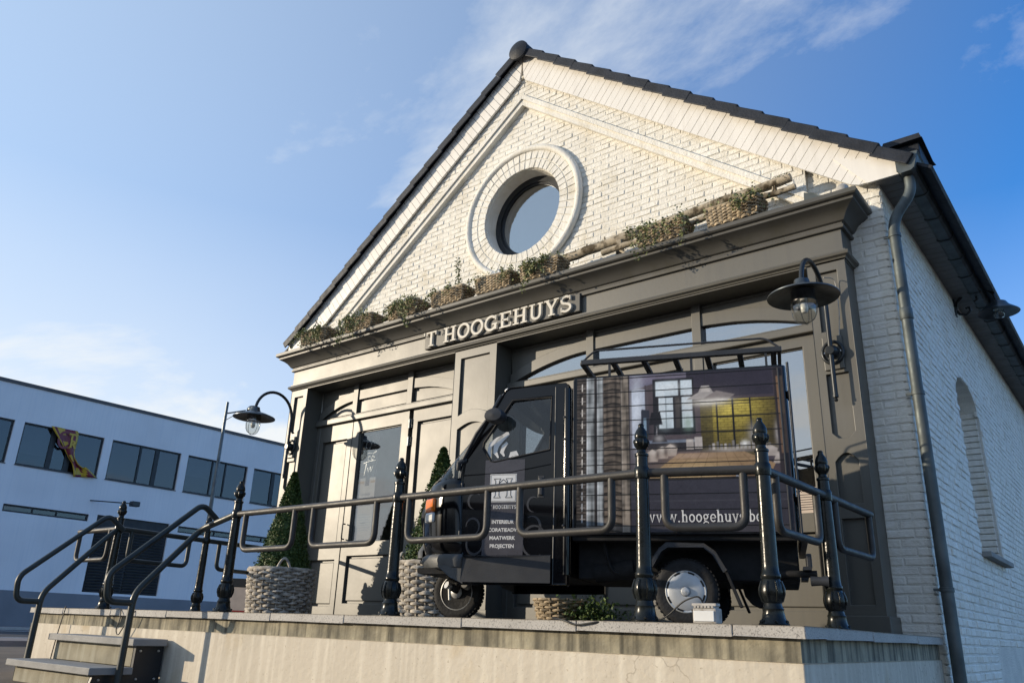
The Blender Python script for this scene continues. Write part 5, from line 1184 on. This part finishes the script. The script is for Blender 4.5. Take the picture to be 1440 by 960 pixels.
# leaf scrolls on the door and the side window
sw = MB()
def swirl(pts, w0): n = len(pts); sw.ribbon(pts, [w0 * math.sin(math.pi * (i + .35) / (n + .1)) + .003 for i in range(n)], lambda a, b_, d: (a, d, b_), .0005, .0016)
for cx_, cz_, r_, a0, a1, w_ in ((1.01, .52, .09, -120, 150, .016), (1.03, .62, .06, 60, 300, .014), (1.45, .50, .06, -200, 60, .014), (1.47, .62, .05, 0, 240, .012), (1.46, .80, .05, -80, 130, .014), (1.02, .77, .045, -90, 120, .012)): swirl(arc(cx_, cz_, r_, r_ * 1.15, a0, a1, 18), w_)
stuff(vb(sw, 'door_scrolls', 'ink_swirl', GP))
sw = MB()
f3 = lambda a, b_, d: (a, -d, b_)
def swirl2(pts, w0): n = len(pts); sw.ribbon(pts, [w0 * math.sin(math.pi * (i + .35) / (n + .1)) + .003 for i in range(n)], f3, .0105, .0115)
swirl2([(1.36, 1.12), (1.375, 1.16), (1.36, 1.21), (1.31, 1.25), (1.27, 1.27)], .030); swirl2([(1.30, 1.11), (1.325, 1.15), (1.32, 1.20), (1.28, 1.25), (1.235, 1.285), (1.225, 1.29)], .042); swirl2([(1.255, 1.12), (1.275, 1.15), (1.262, 1.19), (1.235, 1.22)], .030); swirl2([(1.215, 1.11), (1.20, 1.135), (1.17, 1.14), (1.155, 1.12)], .036); swirl2([(1.20, 1.105), (1.17, 1.115), (1.14, 1.11)], .026)
vb(sw, 'window_scrolls', 'ink_white', GP)

# ------------------------------------------------------------------ small things
# posters inside the shop windows
po = thing('door_poster', (-8.34, YB + .035, .95), 'tall grey and white poster with brush lettering inside the glazed door', 'poster')
yp = YB + .045
MB().box(-8.515, -8.16, yp, yp + .003, .98, 2.44).build('sheet', 'ink_poster_pale', po); MB().box(-8.515, -8.16, yp - .0012, yp, 1.84, 2.44).build('top_field', 'ink_poster_grey', po); MB().box(-8.515, -8.16, yp - .0012, yp, 1.70, 1.84).build('middle_band', 'ink_poster_pale', po)
MB().box(-8.36, -8.28, yp - .0026, yp - .0012, 1.73, 1.85).build('emblem', 'ink_poster_grey', po)
for x0, x1 in ((-8.51, -8.38), (-8.26, -8.165)): MB().box(x0, x1, yp - .0024, yp - .0012, 1.765, 1.80).build('kraft_band', 'ink_kraft', po)
br = MB()
def brush(pts, w=.012): br.ribbon(pts, [w * (.5 + .5 * math.sin(2.2 * i + 1)) + .003 for i in range(len(pts))], FX, yp - .004 - .0002 * (len(br.f) % 7), yp - .0013)
brush(arc(-8.36, 2.30, .05, .06, -60, 240, 12)); brush([(-8.31, 2.30), (-8.27, 2.36), (-8.24, 2.28), (-8.20, 2.31)]); brush([(-8.40, 2.17), (-8.33, 2.19), (-8.25, 2.17), (-8.19, 2.20)]); brush(arc(-8.32, 2.11, .03, .03, 0, 300, 8)); brush(arc(-8.25, 2.11, .025, .03, 0, 300, 8)); brush([(-8.43, 2.05), (-8.30, 2.07), (-8.19, 2.07)]); brush([(-8.37, 2.04), (-8.385, 1.96), (-8.40, 1.88)], .018); brush([(-8.34, 1.98), (-8.32, 1.92), (-8.29, 1.99)]); brush([(-8.28, 1.99), (-8.27, 1.92), (-8.23, 2.0)])
br.build('brush_lettering', 'ink_white', po)
for z, t_, h_ in ((1.60, 'Landelijk', .055), (1.53, 'Stoel', .05), (1.46, 'Relaxfauteuil', .045), (1.22, 'interieur', .03)):
    vs_, fs_ = font_mesh(t_, h_); MB().add([], []); mm = MB(); mm.add([(-8.335 + x, yp - .0015, z + y_) for x, y_, _ in vs_], fs_); mm.build('print', 'ink_poster_grey', po)
for i in range(7): MB().box(-8.44, -8.23 + .03 * (i % 2), yp - .002, yp, 1.34 - i * .035, 1.346 - i * .035).build('print_line', 'ink_poster_blue', po)
pn = thing('window_notice', (-2.39, YB + .03, 1.0), 'small parchment notice with printed lines in the window by the dark pilaster', 'notice')
MB().box(-2.51, -2.285, YB + .036, YB + .0415, 1.005, 1.24).build('sheet', 'ink_parchment', pn)
for i in range(7): MB().box(-2.48, -2.32 + .012 * (i % 3), YB + .0345, YB + .036, 1.04 + i * .022, 1.046 + i * .022).build('print_line', 'ink_poster_grey', pn)
vs_, fs_ = font_mesh('HOOGEHUYS', .026, bold=.001); mm = MB(); mm.add([(-2.397 + x, YB + .0348, 1.202 + y_) for x, y_, _ in vs_], fs_); mm.build('print', 'ink_black', pn)
# ballast unit with cable on the coping
fl = thing('ballast_unit', (-1.86, 3.98, 0), 'small white electrical ballast box with a black cable standing on the coping', 'electrical box')
MB().box(-1.925, -1.795, 3.935, 4.01, -.002, .075).build('case', 'white_plastic', fl, bevel=.008)
MB().box(-1.915, -1.805, 3.928, 3.936, .01, .060).build('label_plate', 'lens_white', fl, bevel=.002)
for i in range(6): MB().box(-1.915 + i * .019, -1.903 + i * .019, 3.931, 4.0, .075, .084).build('fin', 'white_plastic', fl)
MB().box(-1.935, -1.80, 3.95, 4.0, .084, .098).build('bracket', 'white_plastic', fl, bevel=.003)
MB().tube(round_path([(-1.87, 3.96, .09), (-1.89, 3.95, .135), (-1.98, 3.95, .11), (-2.08, 3.97, .035), (-2.16, 4.0, .008), (-2.24, 4.12, .006)], .06), .0045, 8).build('cable', 'cable', fl, smooth=60)
tag(MB().tube(round_path([(-9.2, 4.02, .005), (-8.95, 3.92, .010), (-8.80, 3.86, .02), (-8.80, 3.845, -.10), (-8.82, 3.835, -.30), (-8.85, 3.83, GZ + .004)], .05), .005, 8).build('power_cable', 'cable', None, smooth=60), 'thin black cable running over the coping and down beside the steps', 'cable')
tag(MB().tube(round_path([(-7.95, 3.95, .004), (-7.70, 3.875, .006), (-7.62, 3.845, -.09), (-7.66, 3.84, -.18), (-7.60, 3.84, -.235), (-7.52, 3.84, -.15), (-7.45, 3.85, -.04), (-7.42, 3.90, .004)], .05), .005, 8).build('cable_loop', 'cable', None, smooth=60), 'loop of black cable hanging over the coping above the upper step', 'cable')
tag(MB().tube(round_path([(-3.05, 4.9, .004), (-2.95, 4.2, .006), (-2.80, 3.93, .012), (-2.68, 3.872, .0), (-2.60, 3.868, -.028), (-2.45, 3.872, -.006), (-2.38, 3.96, .006), (-2.3, 4.1, .004)], .08), .0055, 8).build('lamp_cable', 'cable', None, smooth=60), 'black cable looping over the coping edge below the three-wheeler', 'cable')
# display board beyond the terrace
bd = thing('display_board', (-13.45, 9.0, GZ), 'small red and cream display board with a dark top standing beyond the wicker basket', 'board')
for q in ((-.36, .36, GZ, .42, 'ink_parchment', 'panel', 0), (-.30, .10, -.45, .05, 'ink_red', 'red_field', .012), (.13, .33, -.4, .25, 'ink_kraft', 'side_field', .012), (-.38, .38, .42, .56, 'dark_frame', 'top_rail', .006)):
    m = MB().box(q[0], q[1], -.02 - q[6], .02, q[2] - GZ, q[3] - GZ); o = m.build(q[5], q[4], bd, local=True, bevel=.006)
bd.rotation_euler = (0, 0, R(56)); bd.scale = (.72, 1, 1.1)

# ------------------------------------------------------------------ white factory across the road
FXW = -36.0; k = 1.2
FB = thing('white_factory', (FXW, 20, GZ), 'long low white factory with strip windows and dark louvred door across the road', 'building')
def fy(v): return v * k
def fz(v): return (v + .08) * k - .08
wins = []; x0 = 10.46 - 3.10
for i in range(-2, 7): wins.append((fy(10.46 + i * 3.10), fy(13.25 + i * 3.10)))
lows = [(fy(10.43 + i * 3.15), fy(13.27 + i * 3.15)) for i in (-1, 0)] + [(fy(16.75), fy(19.4)), (fy(19.75), fy(22.4))]
dr = (fy(13.57), fy(16.37), fz(.72), fz(3.40))
hs = [[(a, fz(4.70)), (b_, fz(4.70)), (b_, fz(6.17)), (a, fz(6.17))] for a, b_ in wins] + [[(a, fz(3.12)), (b_, fz(3.12)), (b_, fz(3.37)), (a, fz(3.37))] for a, b_ in lows] + [[(dr[0], dr[2]), (dr[1], dr[2]), (dr[1], dr[3]), (dr[0], dr[3])]]
Y0, Y1, FT = fy(2.0), fy(33.0), fz(7.40)
MB().prism([(Y0, fz(.64)), (Y1, fz(.64)), (Y1, FT), (Y0, FT)], SX, FXW, FXW - .30, hs).build('facade_wall', 'factory_white', FB)
MB().box(FXW - .30, FXW + .03, Y0, Y1, GZ, fz(.64)).build('plinth', 'factory_plinth', FB)
MB().box(FXW - .40, FXW + .05, Y0 - .05, Y1 + .05, FT, FT + .14).build('parapet_trim', 'roof_trim', FB)
MB().box(FXW - 14, FXW - .30, Y0, Y0 + .3, GZ, FT).build('end_wall', 'factory_white', FB); MB().box(FXW - 14, FXW - .30, Y1 - .3, Y1, GZ, FT).build('end_wall', 'factory_white', FB)
MB().box(FXW - 14.2, FXW - .30, Y0, Y1, FT - .3, FT - .1).build('flat_roof', 'roof_trim', FB)
MB().box(FXW - 4.0, FXW - 3.9, Y0, Y1, GZ, FT - .3).build('inner_wall', 'interior_dark', FB)
for a, b_ in wins[::2]: MB().box(FXW - .45, FXW - .43, a + .1, a + (b_ - a) * random.uniform(.3, .6), fz(4.7) + random.uniform(.3, 1.0), fz(6.2)).build('blind', 'interior_pale', FB)
def strip_window(a, b_, z0, z1, muls, name='window'):
    fr = .07; m = MB().prism([(a, z0), (b_, z0), (b_, z1), (a, z1)], SX, FXW - .09, FXW - .17, [[(a + fr, z0 + fr), (b_ - fr, z0 + fr), (b_ - fr, z1 - fr), (a + fr, z1 - fr)]]); o = m.build(name, 'dark_frame', FB)
    for t, w_ in muls: c_ = a + (b_ - a) * t; MB().box(FXW - .165, FXW - .085, c_ - w_ / 2, c_ + w_ / 2, z0 + fr, z1 - fr).build('window_bar', 'dark_frame', o)
    ed = [a + fr] + [a + (b_ - a) * t for t, _ in muls] + [b_ - fr]
    for e0, e1 in zip(ed, ed[1:]): MB().box(FXW - .135, FXW - .128, e0, e1, z0 + fr, z1 - fr).build('pane', 'pane_factory', o)
    return o
for i, (a, b_) in enumerate(wins):
    strip_window(a, b_, fz(4.70), fz(6.17), [((.42, .09), (.66, .20)), ((.42, .07), (.64, .07)), ((.38, .20), (.60, .22))][i % 3])
    MB().box(FXW - .17, FXW + .03, a - .02, b_ + .02, fz(4.70) - .04, fz(4.70)).build('sill', 'roof_trim', FB)
for a, b_ in lows: strip_window(a, b_, fz(3.12), fz(3.37), [(.34, .05), (.62, .05)], 'low_window')
ld = MB().box(FXW - .16, FXW - .10, dr[0], dr[1], dr[2], dr[3]).build('louvred_door', 'louvre_black', FB)
ns = 22
for i in range(ns):
    z = dr[2] + .06 + (dr[3] - dr[2] - .55) * i / ns
    for a, b_ in ((dr[0] + .08, (dr[0] + dr[1]) / 2 - .04), ((dr[0] + dr[1]) / 2 + .04, dr[1] - .08)): MB().prism([(FXW - .10, z), (FXW - .03, z - .02), (FXW - .03, z), (FXW - .10, z + .06)], lambda a_, b2, d: (a_, d, b2), a, b_).build('louvre_slat', 'louvre_black', ld)
# cloth banner caught in a window
bn = thing('cloth_banner', (FXW + .05, fy(12), fz(4.6)), 'twisted maroon and gold cloth banner hanging from a factory window', 'banner')
def bpt(u, v):                                                   # u across 0..1, v down 0..1
    tw_ = max(0, (v - .35) / .65); wd = (1 - .75 * math.sin(min(1, v * 1.5) * math.pi / 2) ** 1.5) if v < .72 else .25 + (v - .72) * 2.3
    c_ = 11.62 + .95 * v + .28 * max(0, v - .6); y_ = c_ + (u - .35) * .92 * wd; z_ = 6.20 - 1.62 * v + (.10 * u * (v > .8))
    return (FXW + .08 + .06 * math.sin(7 * u + 9 * v) * (.4 + v), fy(y_), fz(z_))
NU, NVv = 10, 22; m = MB(); m.add([bpt(i / NU, j / NVv) for j in range(NVv + 1) for i in range(NU + 1)], [])
for j in range(NVv):
    for i in range(NU):
        m.f.append([j * (NU + 1) + i, j * (NU + 1) + i + 1, (j + 1) * (NU + 1) + i + 1, (j + 1) * (NU + 1) + i]); m.m.append(1 if (i in (0, NU - 1) or (2 <= i <= 4 and (j // 3) % 2 == 0) or (j > 17 and (i + j) % 5 < 2)) else 0)
o = m.build('cloth', ['ink_maroon', 'ink_gold'], bn, smooth=60); sd = o.modifiers.new('thick', 'SOLIDIFY'); sd.thickness = .015
for t_, v in (('T', .16), ('R', .31)):
    vs_, fs_ = font_mesh(t_, .42, bold=.02); p = bpt(.72, v); mm = MB(); mm.add([(p[0] + .07, p[1] + x, p[2] + y_ - .15) for x, y_, _ in vs_], fs_); mm.build('letter', 'ink_gold', bn)
m = MB(); c_ = bpt(.36, .22); m.ribbon(arc(c_[1], c_[2] - .05, .24, .34, 30, 330, 14), .10, lambda a, b_, d: (d, a, b_), c_[0] + .05, c_[0] + .07); m.build('letter', 'ink_maroon', bn)
# wall floodlight on an arm
fa = thing('arm_floodlight', (FXW, fy(13.4), fz(3.75)), 'small floodlight on a long thin arm above the louvred door', 'floodlight')
MB().tube([(FXW, fy(13.2), fz(3.86)), (FXW + 1.4, fy(14.15), fz(3.80))], .025, 8).build('arm', 'lamp_metal', fa); MB().box(FXW + 1.3, FXW + 1.6, fy(14.1), fy(14.4), fz(3.70), fz(3.88)).build('lamp_head', 'lamp_metal', fa, bevel=.03)
# street lamp by the road
sx, sy = -24.0, 14.40
sl_ = thing('street_lamp', (sx, sy, GZ + .0), 'tall thin grey street lamp with a short arm before the white factory', 'street lamp')
MB().tube([(sx, sy, GZ - .02), (sx, sy, 1.0), (sx, sy, 6.95)], [.085, .075, .045], 12).build('pole', 'lamp_zinc', sl_, smooth=60)
MB().tube([(sx, sy, 6.55), (sx + .45, sy + .45, 6.70)], .025, 8).build('arm', 'lamp_zinc', sl_, smooth=60); MB().tube([(sx, sy, 6.30), (sx + .28, sy + .28, 6.60)], .012, 6).build('stay', 'lamp_zinc', sl_)
MB().lathe([(0, .14), (.14, .13), (.20, .05), (.20, -.03), (.12, -.10), (0, -.12)], lambda a, b_, h: (sx + .62 + a * 1.2, sy + .62 + b_, 6.72 + h), 18).build('lantern', 'lamp_zinc', sl_, smooth=50)

# ------------------------------------------------------------------ houses across the street (seen in the glass and the paint)
def house(x0, x1, yf, eave, ridge, wall_m, label, nwin):
    h = thing('terrace_house', ((x0 + x1) / 2, yf - 4, GZ), label, 'house', None)
    MB().box(x0, x1, yf - 8, yf, GZ, eave).build('wall', wall_m, h)
    MB().prism([(yf + .3, eave - .05), (yf - 4, ridge), (yf - 8.3, eave - .05), (yf - 8.0, eave - .25), (yf - 4, ridge - .22), (yf, eave - .25)], SX, x0 - .02, x1 + .02).build('roof', 'slate_tile', h)
    for i in range(nwin):
        c_ = x0 + (x1 - x0) * (i + .5) / nwin
        if i == nwin // 2: d_ = MB().box(c_ - .55, c_ + .55, yf - .02, yf + .06, GZ, 1.6).build('door', 'navy_paint', h); MB().box(c_ + .35, c_ + .42, yf + .05, yf + .10, .35, .45).build('handle', 'bolt_steel', d_)
        else: w_ = MB().box(c_ - .7, c_ + .7, yf - .02, yf + .05, .3, 1.9).build('window', 'board_white', h); MB().box(c_ - .6, c_ + .6, yf + .04, yf + .056, .4, 1.8).build('pane', 'pane_factory', w_)
mat('house_brick', (0.16, 0.085, 0.06), 0.9, var=0.2, vscale=3, bump=0.4, bscale=30); mat('house_render', (0.30, 0.27, 0.23), 0.9, var=0.1, vscale=2)
for x0, x1, e, r_, m_, lab, n_ in ((-30, -19, 2.6, 5.4, 'house_brick', 'red brick house across the street, mirrored in the door glass', 4), (-18.8, -8, 2.4, 5.2, 'house_render', 'beige rendered house across the street, mirrored in the van side', 4), (-7.5, 3, 2.6, 5.6, 'house_brick', 'red brick house across the street, mirrored in the shop window', 4), (3.4, 14, 2.4, 5.2, 'house_render', 'beige rendered house across the street beyond the camera', 4)):
    house(x0, x1, -24.0, e, r_, m_, lab, n_)
